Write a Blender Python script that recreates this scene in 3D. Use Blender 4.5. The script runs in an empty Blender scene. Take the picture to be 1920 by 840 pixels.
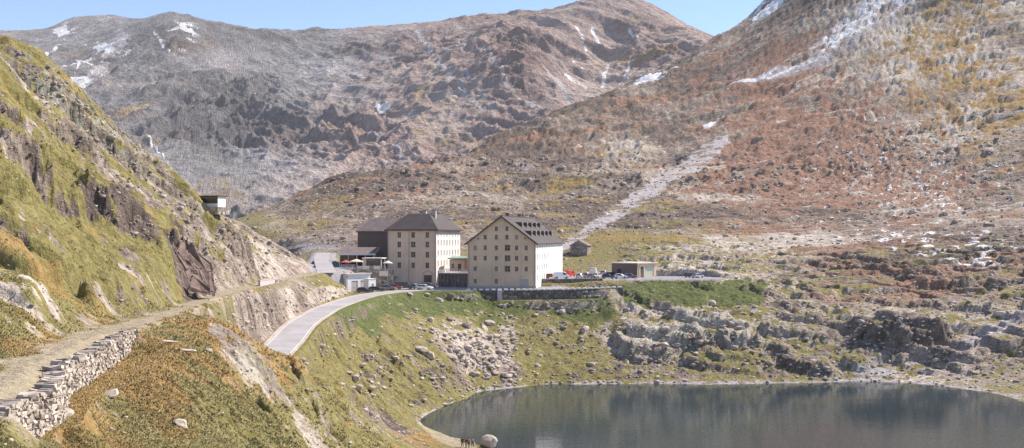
import bpy, bmesh, math, random
import numpy as np
from mathutils import Vector, Matrix

random.seed(7)
RNG = np.random.default_rng(11)
SC = bpy.context.scene
COL = SC.collection
R = math.radians

# ------------------------------------------------------------------ viewpoint
F = 2059.0          # focal length in photo pixels (1920 wide)
UC, VH = 960.0, 440.0   # centre column, horizon row
CAMZ = 37.0         # camera stands 37 m above the lake (lake surface is z = 0)

def W(u, v, D):
    """world point seen at photo pixel (u, v) at depth D"""
    return ((u - UC) / F * D, D, CAMZ - (v - VH) / F * D)

def vz(z, D):
    return VH + (CAMZ - z) * F / D

# ------------------------------------------------------------------ noise
_perm = RNG.permutation(256).astype(np.int32)
_perm = np.concatenate([_perm, _perm])
_g = RNG.normal(size=(256, 3)).astype(np.float32)
_g /= np.linalg.norm(_g, axis=1, keepdims=True)

def perlin(x, y, z):
    x = x.astype(np.float32); y = y.astype(np.float32); z = z.astype(np.float32)
    xi = np.floor(x); yi = np.floor(y); zi = np.floor(z)
    xf = x - xi; yf = y - yi; zf = z - zi
    xi = xi.astype(np.int32) & 255; yi = yi.astype(np.int32) & 255; zi = zi.astype(np.int32) & 255
    def fade(t): return t * t * t * (t * (t * 6 - 15) + 10)
    ux, uy, uz = fade(xf), fade(yf), fade(zf)
    def g(i, j, k):
        h = _perm[_perm[_perm[(xi + i) & 255] + ((yi + j) & 255)] + ((zi + k) & 255)]
        gr = _g[h]
        return gr[..., 0] * (xf - i) + gr[..., 1] * (yf - j) + gr[..., 2] * (zf - k)
    def lerp(a, b, t): return a + t * (b - a)
    return 1.6 * lerp(lerp(lerp(g(0,0,0), g(1,0,0), ux), lerp(g(0,1,0), g(1,1,0), ux), uy),
                      lerp(lerp(g(0,0,1), g(1,0,1), ux), lerp(g(0,1,1), g(1,1,1), ux), uy), uz)

def fbm(x, y, z, scale, octv=4, gain=0.5, off=0.0):
    a, s, tot = 1.0, 1.0 / scale, 0.0
    for i in range(octv):
        tot = tot + a * perlin(x * s + 17.3 * i + off, y * s + 5.1 * i + off, z * s + 9.7 * i - off)
        a *= gain; s *= 2.03
    return tot

def ridged(x, y, z, scale, octv=4, gain=0.5, off=0.0):
    a, s, tot = 1.0, 1.0 / scale, 0.0
    for i in range(octv):
        n = 1.0 - np.abs(perlin(x * s + 31.7 * i + off, y * s + 3.3 * i - off, z * s + 11.9 * i + off)) * 1.6
        tot = tot + a * n * np.abs(n)
        a *= gain; s *= 2.07
    return tot

def sstep(a, b, x):
    t = np.clip((x - a) / (b - a), 0, 1)
    return t * t * (3 - 2 * t)

# ------------------------------------------------------------------ smooth surface through control points
class Surf:
    def __init__(self, pts, su=200.0, st=6.0, c=0.12, lam=0.004):
        p = np.array(pts, dtype=np.float64)
        self.su, self.st, self.c = su, st, c
        U = p[:, 0] / su; T = np.log(p[:, 2]) * st; n = len(p)
        K = np.sqrt((U[:, None] - U[None]) ** 2 + (T[:, None] - T[None]) ** 2 + c * c)
        A = np.zeros((n + 3, n + 3)); A[:n, :n] = K - lam * 10 * np.eye(n)
        A[:n, n] = 1; A[:n, n + 1] = U; A[:n, n + 2] = T
        A[n:, :n] = A[:n, n:].T
        b = np.zeros(n + 3); b[:n] = p[:, 1]
        w = np.linalg.solve(A, b)
        self.U, self.T, self.w = U.astype(np.float32), T.astype(np.float32), w
    def __call__(self, u, D):
        U = (u / self.su).astype(np.float32); T = (np.log(D) * self.st).astype(np.float32)
        n = len(self.U)
        out = (self.w[n] + self.w[n + 1] * U + self.w[n + 2] * T).astype(np.float64)
        for i in range(n):
            out += np.float32(self.w[i]) * np.sqrt((U - self.U[i]) ** 2 + (T - self.T[i]) ** 2 + self.c ** 2)
        return out

near_pts = []
def P(*t):
    for q in t: near_pts.append(q)
def Z(*t):
    for (u, D, z) in t: near_pts.append((u, vz(z, D), D))

# ground under and beside the viewpoint
Z((-500,11,34.2),(200,11,34.2),(960,11,33.8),(1600,11,33.5),(2500,11,33.5))
Z((-500,20,32.5),(0,20,31),(350,22,30.7),(700,22,30),(1100,25,27.5),(1600,28,26),(2500,28,26))
Z((0,31,30.6),(300,36,28.9),(600,55,24.5),(600,35,28.2),(960,60,16),(960,40,22),(1500,60,15),(2400,60,15))
Z((960,100,6),(960,135,1.0),(1500,100,4.5),(1500,130,-.5),(2400,100,6),(2400,140,-.5))
# lake bed
Z((1000,160,-2.5),(960,185,-3),(960,225,-4),(1100,180,-5),(1100,240,-5),(1300,200,-6),(1300,250,-5),(1600,190,-6),
  (1600,250,-5),(1900,170,-6),(1900,215,-4),(2300,170,-6),(2300,205,-3),(900,235,-2.5),(1000,258,-2))
# shore line (z about 0)
for (u, v) in [(960,852),(930,846),(900,833),(868,822),(834,812),(788,796),(782,788),(805,772),(835,757),(885,735),(960,722),(1040,718),(1120,720),
               (1200,720),(1330,721),(1440,718),(1600,714),(1740,722),(1830,733),(1920,755),(2100,790),(2400,830)]:
    Z((u, CAMZ * F / (v - VH), 0.05))
# bank just above the shore
P((800,840,183),(835,850,180),(870,856,177),(740,800,196),(690,800,170),(640,800,138),(760,770,217),(800,752,232),(860,722,252),(960,700,270),
  (1060,700,276),(1180,700,278),(1300,700,279),(1450,700,280),(1600,698,281),(1740,700,280),(1850,705,272),(1920,715,264),(2150,740,245),(2400,770,225))
# foreground knoll and path level
P((0,842,35),(60,842,38),(120,842,44),(200,842,49),(300,842,54),(450,842,66),(600,842,97),(700,842,138))
P((0,775,38.5),(60,790,41),(0,735,43),(100,720,46),(110,690,53),(180,655,64),(250,620,80),(40,690,50),(130,650,63),(200,622,78),(270,603,95),
  (330,581,121),(430,547,185),(520,529,233),(600,512,283),(640,505,305))
P((150,745,51),(110,800,45),(200,765,54),(250,700,62),(300,700,66),(300,630,84),(350,640,88),(400,595,108),(350,592,108),(440,612,112),(400,650,92),
  (480,660,112),(500,642,120),(555,668,128),(450,720,84),(400,770,68),(500,720,104),(520,790,84),(560,760,112),(600,780,122),(610,730,148),
  (640,770,142),(700,790,166))
# behind the knoll, then the cliff below the path
P((440,690,135),(500,700,145),(400,640,130),(560,715,158),(610,700,178))
P((440,650,160),(480,640,178),(500,628,187),(560,592,212),(620,562,245),(650,552,272))
P((430,564,178),(462,551,195),(540,538,227),(612,524,266))
# slope from the road to the lake
P((600,650,200),(640,690,205),(700,700,222),(700,740,206),(760,640,252),(700,620,240),(800,690,246),(880,640,277),(860,690,258),
  (960,640,287),(1060,640,292),(1060,600,302),(960,600,298),(1130,600,303),(820,590,282),(760,590,272))
# lower road, terrace at the hospice, retaining wall foot
P((535,640,187),(560,610,205),(590,592,222),(620,575,240),(690,553,279),(760,545,300),(880,548,309))
P((900,562,306),(1000,562,308),(1100,560,309),(1160,556,310))
Z((760,315,22),(840,325,22),(940,318,21.7),(1000,312,21.7),(1100,316,21.5),(940,345,23),(820,350,25),(700,345,26.5),(660,320,27),(610,335,28.5))
Z((1040,330,23.6),(1100,330,23.8),(1200,335,24),(1300,335,24),(1100,380,24.6),(1200,380,25.5),(1300,370,25.5),(1050,380,24.4))
P((1180,545,316),(1280,530,324),(1400,530,326),(1180,570,307),(1300,570,311),(1420,560,314))
# rocky ground right of the grass bank
P((1150,650,291),(1200,620,296),(1250,660,289),(1350,620,298),(1350,670,287),(1450,600,303),(1450,660,289),(1540,560,325),(1600,600,305),(1600,650,288),
  (1660,610,300),(1660,660,290),(1750,590,305),(1750,650,290),(1850,580,310),(1850,650,288),(1920,600,300),(1920,660,281),(2200,600,300),(2200,700,258))
P((1450,530,350),(1400,500,385),(1550,510,375),(1650,520,360),(1780,545,345),(1780,510,372),(1900,530,345),(1700,470,410),(1900,470,400),(1560,460,430),
  (2200,520,340),(2200,430,420))
# ground behind the hospice, shoulder of the right-hand mountain
P((560,468,430),(620,462,430),(700,458,420),(800,450,430),(900,455,420),(1000,460,430),(1060,462,440),(1150,462,430),(1250,460,430),(1350,465,430),(1440,440,470))
P((480,428,470),(520,420,480),(560,400,520),(640,395,520),(700,390,520),(800,380,540),(900,370,560),(1000,370,570),(1100,370,570),(1200,370,570),(1300,370,570),
  (1400,360,580),(1500,350,590),(1600,400,520),(1700,360,560),(1800,380,530),(1920,360,540),(2200,340,540))
P((450,408,560),(500,394,575),(570,368,590),(640,346,610),(700,336,640),(760,324,670),(850,300,720),(940,262,780),(1000,232,830),(1080,206,880),(1120,187,920),
  (1200,155,980),(1280,118,1040),(1345,76,1080),(1400,50,1090),(1440,5,1110),(1500,-60,1130),(1700,-220,1180),(1920,-320,1200),(2300,-420,1200))
P((900,320,670),(1000,300,700),(1100,290,700),(1200,270,740),(1300,240,780),(1400,210,800),(1500,250,720),(1600,200,760),(1700,250,690),(1800,200,720),(1920,200,690),(2200,190,680),
  (1200,200,860),(1300,160,910),(1400,110,960),(1500,60,960),(1600,50,920),(1700,40,900),(1800,30,880),(1920,20,860),(2300,0,840))
# far side of the shoulder falls away
for (u, v, D) in [(480,400,590),(570,372,600),(700,340,655),(850,304,735),(1000,238,850),(1120,193,945),(1280,124,1070),(1400,56,1120)]:
    P((u, v + 60, D * 1.16), (u, v + 150, D * 1.35))
P((1440,40,1200),(1500,-20,1250),(1700,-150,1300),(1920,-250,1330),(2300,-350,1330))
# left hillside
P((0,650,56),(0,600,64),(0,540,75),(0,460,92),(0,380,108),(0,300,126),(0,200,152),(0,130,175))
P((100,600,73),(100,540,86),(100,460,105),(100,380,128),(100,300,150),(100,220,176))
P((200,590,90),(200,540,103),(200,460,128),(200,380,158),(200,300,188),(200,250,203))
P((300,570,112),(300,520,128),(300,460,150),(300,400,184),(300,340,222))
P((370,545,140),(370,480,162),(370,420,205),(420,520,192),(420,460,215),(420,420,250),(480,500,232),(480,460,265),(530,500,262),(560,500,284),(590,500,300))
P((0,88,190),(60,110,195),(110,150,202),(180,210,216),(270,290,240),(340,346,260),(395,390,276),(450,424,288),(520,462,302),(575,488,316))
for (u, v, D) in [(0,88,190),(110,150,202),(270,290,240),(340,346,260),(395,390,276),(450,424,288)]:
    P((u, v + 70, D * 1.18), (u, v + 160, D * 1.5))
P((-500,300,90),(-500,0,130),(-500,-150,170),(-300,-60,180),(-300,200,200),(-500,500,66),(-500,700,42),(-300,420,90),(-200,650,50))
P((0,420,420),(200,470,420),(400,500,420),(520,490,400),(0,440,900),(300,440,900),(500,430,800),(-500,440,900),(-500,300,420),(0,440,1350),(500,430,1350),(900,420,1350))
near_surf = Surf(near_pts)

# ------------------------------------------------------------------ grids
us = np.concatenate([np.arange(-560, -60, 9.0), np.arange(-60, 1980, 2.35), np.arange(1980, 2520, 8.0)])
Ds = np.concatenate([np.geomspace(10, 34, 50, endpoint=False), np.geomspace(34, 60, 130, endpoint=False), np.geomspace(60, 180, 330, endpoint=False),
                     np.linspace(180, 440, 560, endpoint=False), np.geomspace(440, 1340, 430)])
NU, ND = len(us), len(Ds)
UU, DD = np.meshgrid(us, Ds)          # rows = depth
def coarse(surf, u, D, k=4):
    """evaluate a smooth surface on every k-th row and column, bilinear in between"""
    iu = np.unique(np.r_[np.arange(0, len(u), k), len(u) - 1]); iD = np.unique(np.r_[np.arange(0, len(D), k), len(D) - 1])
    a, b = np.meshgrid(u[iu], D[iD]); c = surf(a, b)
    rows = np.stack([np.interp(u, u[iu], r) for r in c])
    lt = np.log(D); k0 = np.clip(np.searchsorted(iD, np.arange(len(D)), 'right') - 1, 0, len(iD) - 2)
    t = ((lt - lt[iD[k0]]) / (lt[iD[k0 + 1]] - lt[iD[k0]]))[:, None]
    return rows[k0] * (1 - t) + rows[k0 + 1] * t
V0 = coarse(near_surf, us, Ds)
X = (UU - UC) / F * DD
Y = DD.copy()
Z0 = CAMZ - (V0 - VH) / F * DD

# --- helpers in plan
def seg_dist(x, y, pts):
    """distance to a polyline of world (x, y, z) points; also z and signed side at the foot point"""
    P_ = np.array(pts, float)[:, :2]; lo = P_.min(0) - 45; hi = P_.max(0) + 45
    if x.ndim == 2:
        box = (x > lo[0]) & (x < hi[0]) & (y > lo[1]) & (y < hi[1])
        res = seg_dist(x[box], y[box], pts)
        outs = []
        for q, fill in zip(res[:4], (1e9, 0., 0., 0.)):
            f = np.full(x.shape, fill); f[box] = q; outs.append(f)
        return (*outs, res[4])
    best = np.full(x.shape, 1e9); bz = np.zeros(x.shape); side = np.zeros(x.shape); bt = np.zeros(x.shape)
    acc = 0.0
    for a, b in zip(pts[:-1], pts[1:]):
        dx, dy = b[0] - a[0], b[1] - a[1]; L2 = dx * dx + dy * dy; L = math.sqrt(L2)
        t = np.clip(((x - a[0]) * dx + (y - a[1]) * dy) / L2, 0, 1)
        px, py = a[0] + t * dx, a[1] + t * dy
        d = np.hypot(x - px, y - py)
        m = d < best
        best = np.where(m, d, best); bz = np.where(m, a[2] + t * (b[2] - a[2]), bz)
        side = np.where(m, np.sign((x - a[0]) * dy - (y - a[1]) * dx), side)   # + = right of travel
        bt = np.where(m, acc + t * L, bt)
        acc += L
    return best, bz, side, bt, acc

def smooth_line(pts, n=8):
    """Catmull-Rom through world points"""
    out = []
    p = [np.array(q, float) for q in pts]
    p = [2 * p[0] - p[1]] + p + [2 * p[-1] - p[-2]]
    for i in range(1, len(p) - 2):
        for k in range(n):
            t = k / n
            a, b, c, d = p[i - 1], p[i], p[i + 1], p[i + 2]
            out.append(0.5 * ((2 * b) + (-a + c) * t + (2 * a - 5 * b + 4 * c - d) * t * t + (-a + 3 * b - 3 * c + d) * t ** 3))
    out.append(p[-2])
    return [tuple(q) for q in out]

# --- region weights (world regions expressed in bearing/depth)
lefthill = sstep(620, 480, UU) * sstep(60, 85, DD) * sstep(420, 330, DD) * sstep(0, 30, (Z0 - 29) * 8)
rightmt = sstep(390, 470, DD) * sstep(470, 560, UU)
rightlow = sstep(1130, 1200, UU) * sstep(262, 285, DD) * (1 - rightmt)
knoll = sstep(150, 110, DD)
slope = sstep(520, 620, UU) * sstep(1190, 1130, UU) * sstep(150, 200, DD) * sstep(335, 305, DD)

VV = VH + (CAMZ - Z0) * F / DD          # where the smooth ground lies in the photo

def blob(u, v, ru, rv, a=0.0, dmin=0, dmax=1e9):
    c, s = math.cos(R(a)), math.sin(R(a))
    p = ((UU - u) * c + (VV - v) * s) / ru; q = (-(UU - u) * s + (VV - v) * c) / rv
    return np.where((DD > dmin) & (DD < dmax), np.exp(-(p * p + q * q)), 0)

def band(pts, w, dmin=0, dmax=1e9, soft=1.0):
    best = np.full(UU.shape, 1e9)
    for a, b in zip(pts[:-1], pts[1:]):
        dx, dy = b[0] - a[0], b[1] - a[1]; L2 = dx * dx + dy * dy
        t = np.clip(((UU - a[0]) * dx + (VV - a[1]) * dy) / L2, 0, 1)
        ww = a[2] + t * (b[2] - a[2]) if len(a) > 2 else w
        best = np.minimum(best, np.hypot(UU - a[0] - t * dx, VV - a[1] - t * dy) / ww)
    return np.where((DD > dmin) & (DD < dmax), sstep(1 + soft * .5, 1 - soft * .5, best), 0)

# --- roughness of the ground
_cj = fbm(X, Y, Z0, 12., 4, .6, 55.) * 6 + fbm(X, Y, Z0, 50., 2, .5, 56.) * 3
def rband(pts, dmin, dmax, soft):
    best = np.full(UU.shape, 1e9)
    for a, b in zip(pts[:-1], pts[1:]):
        dx, dy = b[0] - a[0], b[1] - a[1]; L2 = dx * dx + dy * dy
        t = np.clip(((UU - a[0]) * dx + (VV - a[1]) * dy) / L2, 0, 1)
        best = np.minimum(best, (np.hypot(UU - a[0] - t * dx, VV - a[1] - t * dy) + _cj) / (a[2] + t * (b[2] - a[2])))
    return np.where((DD > dmin) & (DD < dmax), sstep(1 + soft * .5, 1 - soft * .5, best), 0)
chute = rband([(1030,478,10),(1110,427,12),(1220,358,15),(1300,303,20),(1345,270,14),(1362,258,5)], 410, 900, .8)
ang = R(33)
def aniso(x, y, z, d, k):
    d = np.array(d, float); d /= np.linalg.norm(d)
    s = x * d[0] + y * d[1] + z * d[2]
    q = s * (1 - 1 / k)
    return x - q * d[0], y - q * d[1], z - q * d[2]

xl, yl, zl = aniso(X, Y, Z0, (0.75, 0.29, -0.59), 8.0)
_kk = sstep(165, 115, DD) * .72
xl, yl, zl = xl * (1 - _kk) + X * _kk, yl * (1 - _kk) + Y * _kk, zl * (1 - _kk) + Z0 * _kk
def bench(q, w=.13):
    f = q - np.floor(q)
    return sstep(.5 - w, .5 + w, f) - f
b_n = fbm(X, Y, Z0, 24., 3, .5, 77.)
bench_l = bench((X * .594 - Y * .585 + Z0 * .467) / 6.5 + b_n * .9) * sstep(-.25, .25, fbm(xl, yl, zl, 20., 2, .5, 83.))
n_hill = ridged(xl, yl, zl, 9.0, 4, 0.55)
t_hill = fbm(xl, yl, zl, 14.0, 3, 0.5, 3.3)
_up = sstep(420, 640, DD) * sstep(1900, 1500, UU)
xr, yr, zr = aniso(X, Y, Z0, (0.95, 0.15, 0.12), 6.0)
x2, y2, z2 = aniso(X, Y, Z0, (0.80, 0.30, 0.52), 8.0)
n_mt = ridged(xr, yr, zr, 20.0, 5, 0.56, 1.7) * (1 - _up) + ridged(x2, y2, z2, 22.0, 5, .56, 1.7) * _up
n_big = ridged(x2, y2, z2, 95.0, 3, .42, 12.7)
t_mt = fbm(xr, yr, zr, 20.0, 4, 0.55, 7.7) * (1 - _up) + fbm(x2, y2, z2, 20.0, 4, .55, 7.7) * _up
xr, yr, zr = xr * (1 - _up) + x2 * _up, yr * (1 - _up) + y2 * _up, zr * (1 - _up) + z2 * _up
n_low = ridged(X, Y, Z0, 11.0, 4, 0.55, 2.2)
t_low = fbm(X * 0.7, Y, Z0 * 1.5, 13.0, 4, 0.5, 5.1)
n_fine = fbm(X, Y, Z0, 3.2, 3, 0.55, 9.1)
n_mid = fbm(X, Y, Z0, 16.0, 3, 0.5, 4.4)

dz = np.zeros_like(Z0)
bench_low = bench((Z0 + .12 * X + b_n * 2.2) / 4.2) * sstep(-.3, .2, b_n + .1)
b_r = fbm(xr, yr, zr, 16., 4, .6, 79.)
bench_mt = bench((-.45 * X - .3 * Y + .84 * Z0) / 17. + b_r * .9, .2) * _up + bench((Z0 * .95 - .1 * X) / 7. + b_r * .8, .2) * (1 - _up)
dz += lefthill * bench_l * (1.0 + 2.4 * sstep(95, 140, DD)) + rightlow * bench_low * 3.0 * (1 - sstep(600, 570, V0) * sstep(1480, 1430, UU)) + rightmt * bench_mt * 2.6 * (1 - chute)
dz += lefthill * ((n_hill - 0.9) * 0.55 + 1.9 * sstep(-.05, .05, t_hill - .12) - .8 + n_fine * .22)
dz += rightmt * np.clip((DD - 380) / 200, .35, 1.6) * (1 - .8 * chute) * ((n_mt - 0.8) * 1.55 + (n_big - .8) * 6.0 * _up + 1.1 * sstep(-.06, .06, t_mt) + n_fine * .45 + (n_low - .9) * .35)
dz += rightlow * ((n_low - 0.9) * 0.45 + 1.5 * sstep(-.06, .06, t_low - .05) - .7 + n_fine * .3)
dz += slope * (n_mid * .55 + n_fine * .22 + (n_low - .9) * .3)
dz += knoll * np.clip(DD / 90, .25, 1) * (n_mid * .35 + n_fine * .12)
_u0 = np.gradient(Z0, axis=1) / np.maximum(np.gradient(X, axis=1), 1e-6)
_d0 = np.gradient(Z0, axis=0) / np.gradient(Y, axis=0); _d0 = _d0 - _u0 * (np.gradient(X, axis=0) / np.gradient(Y, axis=0))
S0 = np.hypot(_u0, _d0)
steep = sstep(.55, 1.1, S0) * sstep(45, 70, DD) * (1 - rightmt)
n_crag = ridged(xl * 1.2, yl, zl, 3.4, 4, .6, 6.6)
lowcliff = np.exp(-((UU - 520) / 95) ** 2 - ((V0 - 592) / 40) ** 2) * (DD > 140) * (DD < 265)
crag = np.clip(steep + 1.2 * lowcliff + .55 * lefthill * sstep(-.1, .3, t_hill) + .3 * rightlow, 0, 1)
dz += crag * ((n_crag - .9) * .62 * np.clip(DD / 130, .7, 1.4) + .9 * sstep(-.05, .05, n_mid - .1) - .45)
shoredist = np.clip((Z0 + .5) / 4, 0.26, 1)
edgefade = np.where(lefthill > .5, 1, shoredist)
ZZ = Z0 + dz * edgefade

# --- cliffs: rock steps along world lines, uphill side raised
def wl(*q): return [W(*t) for t in q]
cliffs = [
    (wl((-40,305,122),(20,330,124),(80,352,128),(140,380,134),(205,402,141),(260,436,146),(310,470,150)), 3.4, .5, 15, -1),
    (wl((290,462,150),(330,490,152),(370,512,154),(408,528,157)), 2.0, .7, 14, -1),
    (wl((60,260,165),(120,290,170),(190,330,176),(250,380,182)), 1.6, .5, 10, -1),
    (wl((200,320,200),(280,370,210),(350,420,216),(420,470,222)), 1.5, .5, 10, -1),
    (wl((425,450,215),(450,480,222),(490,505,230)), 4.0, .8, 14, -1),
    (wl((90,180,180),(150,225,186),(230,300,192),(290,345,205)), 3.0, .8, 14, -1),
    (wl((600,735,150),(660,765,158),(720,800,168)), 2.2, .7, 10, -1),
    (wl((1135,628,297),(1150,660,291),(1200,690,281)), 2.6, .6, 16, -1),
    (wl((1230,640,293),(1330,650,291),(1440,640,293)), 3.0, .6, 12, -1),
    (wl((1590,640,291),(1660,650,290),(1740,640,291),(1800,620,296)), 5.5, .7, 16, -1),
    (wl((1720,545,345),(1780,548,344),(1850,542,346)), 4.0, .7, 18, -1),
    (wl((1430,640,292),(1500,690,281),(1580,700,279)), 2.6, .6, 10, -1),
]
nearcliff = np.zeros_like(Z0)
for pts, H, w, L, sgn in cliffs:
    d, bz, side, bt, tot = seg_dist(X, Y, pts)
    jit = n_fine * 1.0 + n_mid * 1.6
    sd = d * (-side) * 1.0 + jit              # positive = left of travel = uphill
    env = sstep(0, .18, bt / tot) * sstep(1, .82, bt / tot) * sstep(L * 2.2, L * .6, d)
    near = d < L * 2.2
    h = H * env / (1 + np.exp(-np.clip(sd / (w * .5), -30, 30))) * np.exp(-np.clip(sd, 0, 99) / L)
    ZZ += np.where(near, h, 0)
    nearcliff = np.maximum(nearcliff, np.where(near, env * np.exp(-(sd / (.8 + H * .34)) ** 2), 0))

n_c2 = ridged(X, Y * 1.0, Z0, 1.9, 4, .62, 16.6)
ZZ += nearcliff * ((n_c2 - .9) * np.where(DD < 135, .16, .5) + (n_crag - .9) * .5) * np.clip(DD / 110, .6, 1.3)
# --- levelled ground: roads, path, terraces, car park
road_pts = smooth_line(wl((470,720,152),(505,672,170),(535,642,187),(562,611,205),(592,591,223),(625,574,241),(690,554,279),(760,546,300),(830,544,306),(880,544,309)))
upper_pts = smooth_line([W(613,512,288), W(607,496,322), W(603,484,360), W(608,474,400)])
path_pts = smooth_line(wl((-60,775,37),(-20,745,41),(35,705,48.5),(95,668,58),(150,640,68),(215,615,83),(270,602,96),(330,582,120),(385,562,150),(440,546,188),(525,527,236),(600,511,284),(640,505.5,305)))
SPUR = [(1290, 530, 322), (1262, 522, 340)]
def level(pts, half, blend, zoff=0.0):
    global ZZ
    d, bz, side, bt, tot = seg_dist(X, Y, pts)
    k = sstep(half + blend, half, d)
    ZZ = ZZ * (1 - k) + (bz + zoff) * k
d, bz, side, bt, tot = seg_dist(X, Y, path_pts)
k = sstep(1.4 + np.where((side < 0) | (DD > 130), 3.2, .9), 1.4, d); ZZ = ZZ * (1 - k) + bz * k
level([W(872,562,305.2)[:2] + (18.9,), W(1010,562,306.8)[:2] + (18.8,), W(1085,561,308.4)[:2] + (18.9,), W(1165,556,311.4)[:2] + (19.4,)], .8, 2.2)
wall_a = smooth_line(wl((-40,812,35.5),(-5,778,38),(30,758,41),(70,738,44),(100,722,47),(110,700,51.5)), 3)
wall_b = smooth_line(wl((109,690,53),(125,682,55),(150,672,59),(180,655,64),(215,636,72),(252,618,80)), 3)
for wp, hh in ((wall_a + wall_b, 1.5),):
    d, bz, side, bt, tot = seg_dist(X, Y, wp)
    k = np.where(side > 0, sstep(4.5, 1.6, d), 0) * sstep(0, .15, bt / tot) * sstep(1, .85, bt / tot)
    ZZ = ZZ * (1 - k) + np.minimum(ZZ, bz - hh * sstep(.0, .35, d)) * k
    k2 = np.where(side <= 0, sstep(1.6, .6, d), 0)
    ZZ = ZZ * (1 - k2) + np.minimum(ZZ, bz - .12) * k2
level(upper_pts, 3.0, 3.0)
terr = [(W(628,500,312)[0], 312, 27.0), (W(722,500,316)[0], 316, 27.0)]
level([(terr[0][0], 316, 27.0), (terr[1][0], 319, 27.0)], 8.0, 1.5)
level([(W(640,0,338)[0], 336, 27.0), (W(715,0,340)[0], 338, 27.0)], 12, 3)
level([(W(650,0,284)[0], 286, 21.5), (W(690,0,296)[0], 297, 21.5), (W(745,0,302)[0], 302, 21.6)], 6.0, 2.0)
level([(W(745,0,318)[0], 318, 21.7), (W(870,0,330)[0], 328, 21.7)], 12, 1.5)
level([(W(880,0,312)[0], 316, 21.7), (W(1010,0,320)[0], 316, 21.6), (W(1130,0,316)[0], 316, 21.6)], 5.0, 1.5)
level([(W(1000,0,340)[0], 338, 23.8), (W(1160,0,345)[0], 340, 23.8), (W(1280,0,338)[0], 337, 23.8)], 12.0, 1.0)
level([(W(1060,0,375)[0], 368, 24.2), (W(1150,0,375)[0], 368, 24.2)], 14.0, 6)
level(road_pts, 3.6, 2.4)

# --- footpath down to the lake and gravel at the shore
ZS = np.where(ZZ < 0.4, ZZ, ZZ)
du = np.gradient(ZZ, axis=1) / np.maximum(np.gradient(X, axis=1), 1e-6)
dd_ = np.gradient(ZZ, axis=0) / np.gradient(Y, axis=0)
dd_ = dd_ - du * (np.gradient(X, axis=0) / np.gradient(Y, axis=0))
SLOPE = np.hypot(du, dd_)
# ------------------------------------------------------------------ what grows / lies where
nA = fbm(X, Y, Z0, 22.0, 4, 0.6, 21.0)      # broad patches
nB = fbm(X, Y, Z0, 6.0, 4, 0.6, 33.0)       # small patches
nR = fbm(xr, yr, zr, 20.0, 5, 0.62, 41.0)   # streaky patches on the big mountain
nL = fbm(xl, yl, zl, 7.0, 4, 0.6, 51.0)     # streaky patches on the left hillside
nW = fbm(X, Y, Z0, 70.0, 3, 0.55, 61.0)

grass = 0.55 * np.ones_like(Z0)
grass = np.where(DD < 170, 0.95, grass)
grass += lefthill * (0.30 + nL * .95)
grass += 0.30 * slope + slope * nB * .35
grass -= rightlow * (-.06 - nB * .5 - nA * .4)
grass -= rightmt * (0.22 - nR * .5)
grass += (fbm(X, Y, Z0, 2.6, 4, .65, 95.) - .12) * .75 * np.clip(lefthill + 1.2 * rightlow + .5 * slope + knoll * .4, 0, 1)
grass -= 0.42 * blob(110, 580, 190, 40, 5, 60, 160)            # stony foot of the hill
grass -= 0.35 * blob(330, 520, 120, 60, 20, 100, 200)
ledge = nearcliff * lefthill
grass += .4 * blob(60, 520, 110, 60, 10, 60, 120)
grass -= 1.1 * ledge * (nB + .35 > 0)
grass -= .42 * band([(10,110,10),(120,200,18),(250,300,18),(395,388,12)], 1, 150, 300, 1.6) * sstep(-.3, .25, nL + .1)
grass -= .5 * band([(420,440,14),(500,480,20),(570,500,14)], 1, 200, 320, 1.6) + .45 * band([(0,215,8),(60,260,9),(110,300,6)], 1, 100, 200, 1.4) * (nL > -.2)
grass += .0 * blob(40, 160, 160, 60, 45, 120, 260) + .35 * blob(640, 700, 90, 70, 0, 150, 260)
grass += .4 * blob(480, 560, 60, 18, 0, 150, 240) - .75 * blob(560, 590, 80, 40, 0, 170, 262)
grass -= .55 * blob(365, 495, 44, 44, 30, 140, 185)
grass -= (0.62 + .8 * nB) * band([(405,622,11),(440,655,15),(500,712,14),(540,745,9)], 1, 60, 135, 1.7) + .6 * band([(555,770,9),(600,838,15)], 1, 60, 135, 1.6) + .25 * blob(190, 760, 30, 16, 30, 40, 70)
grass -= 0.5 * blob(720, 790, 90, 26, 28, 120, 200)
grass -= 0.42 * band([(840,630,26),(890,660,40),(950,705,26)], 1, 230, 300, 1.4)
grass -= 0.45 * blob(690, 700, 40, 26, -30, 190, 260)
grass -= 0.35 * band([(950,600,14),(955,700,16)], 1, 240, 320, 1.4)
grass -= 0.45 * blob(1240, 640, 130, 40, 0, 270, 320) + 0.55 * blob(1660, 635, 110, 34, 0, 270, 320)
grass -= 0.40 * blob(1800, 650, 120, 50, -20, 270, 320)
grass -= 0.35 * blob(760, 370, 150, 40, -25, 430, 720)
grass -= 0.2 * blob(1500, 420, 80, 40, 0, 400, 560)
grass += .1 * blob(1330, 455, 200, 34, 0, 345, 520)
grass += 0.35 * blob(1180, 430, 110, 50, -20, 400, 600) + 0.3 * blob(650, 385, 120, 30, -10, 430, 660)
grass += 0.34 * blob(1790, 120, 140, 170, 0, 450, 1300) + .15 * blob(1900, 250, 90, 90, 0, 450, 1300)
nV = fbm(xl, yl, zl, 3.0, 4, .6, 91.0)
rockface = sstep(1.0, 1.7, SLOPE + nB * .3 + nV * .35)
grass -= rockface * np.where(DD < 240, .30, .70)
grass = np.clip(grass, 0, 1.15)

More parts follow.
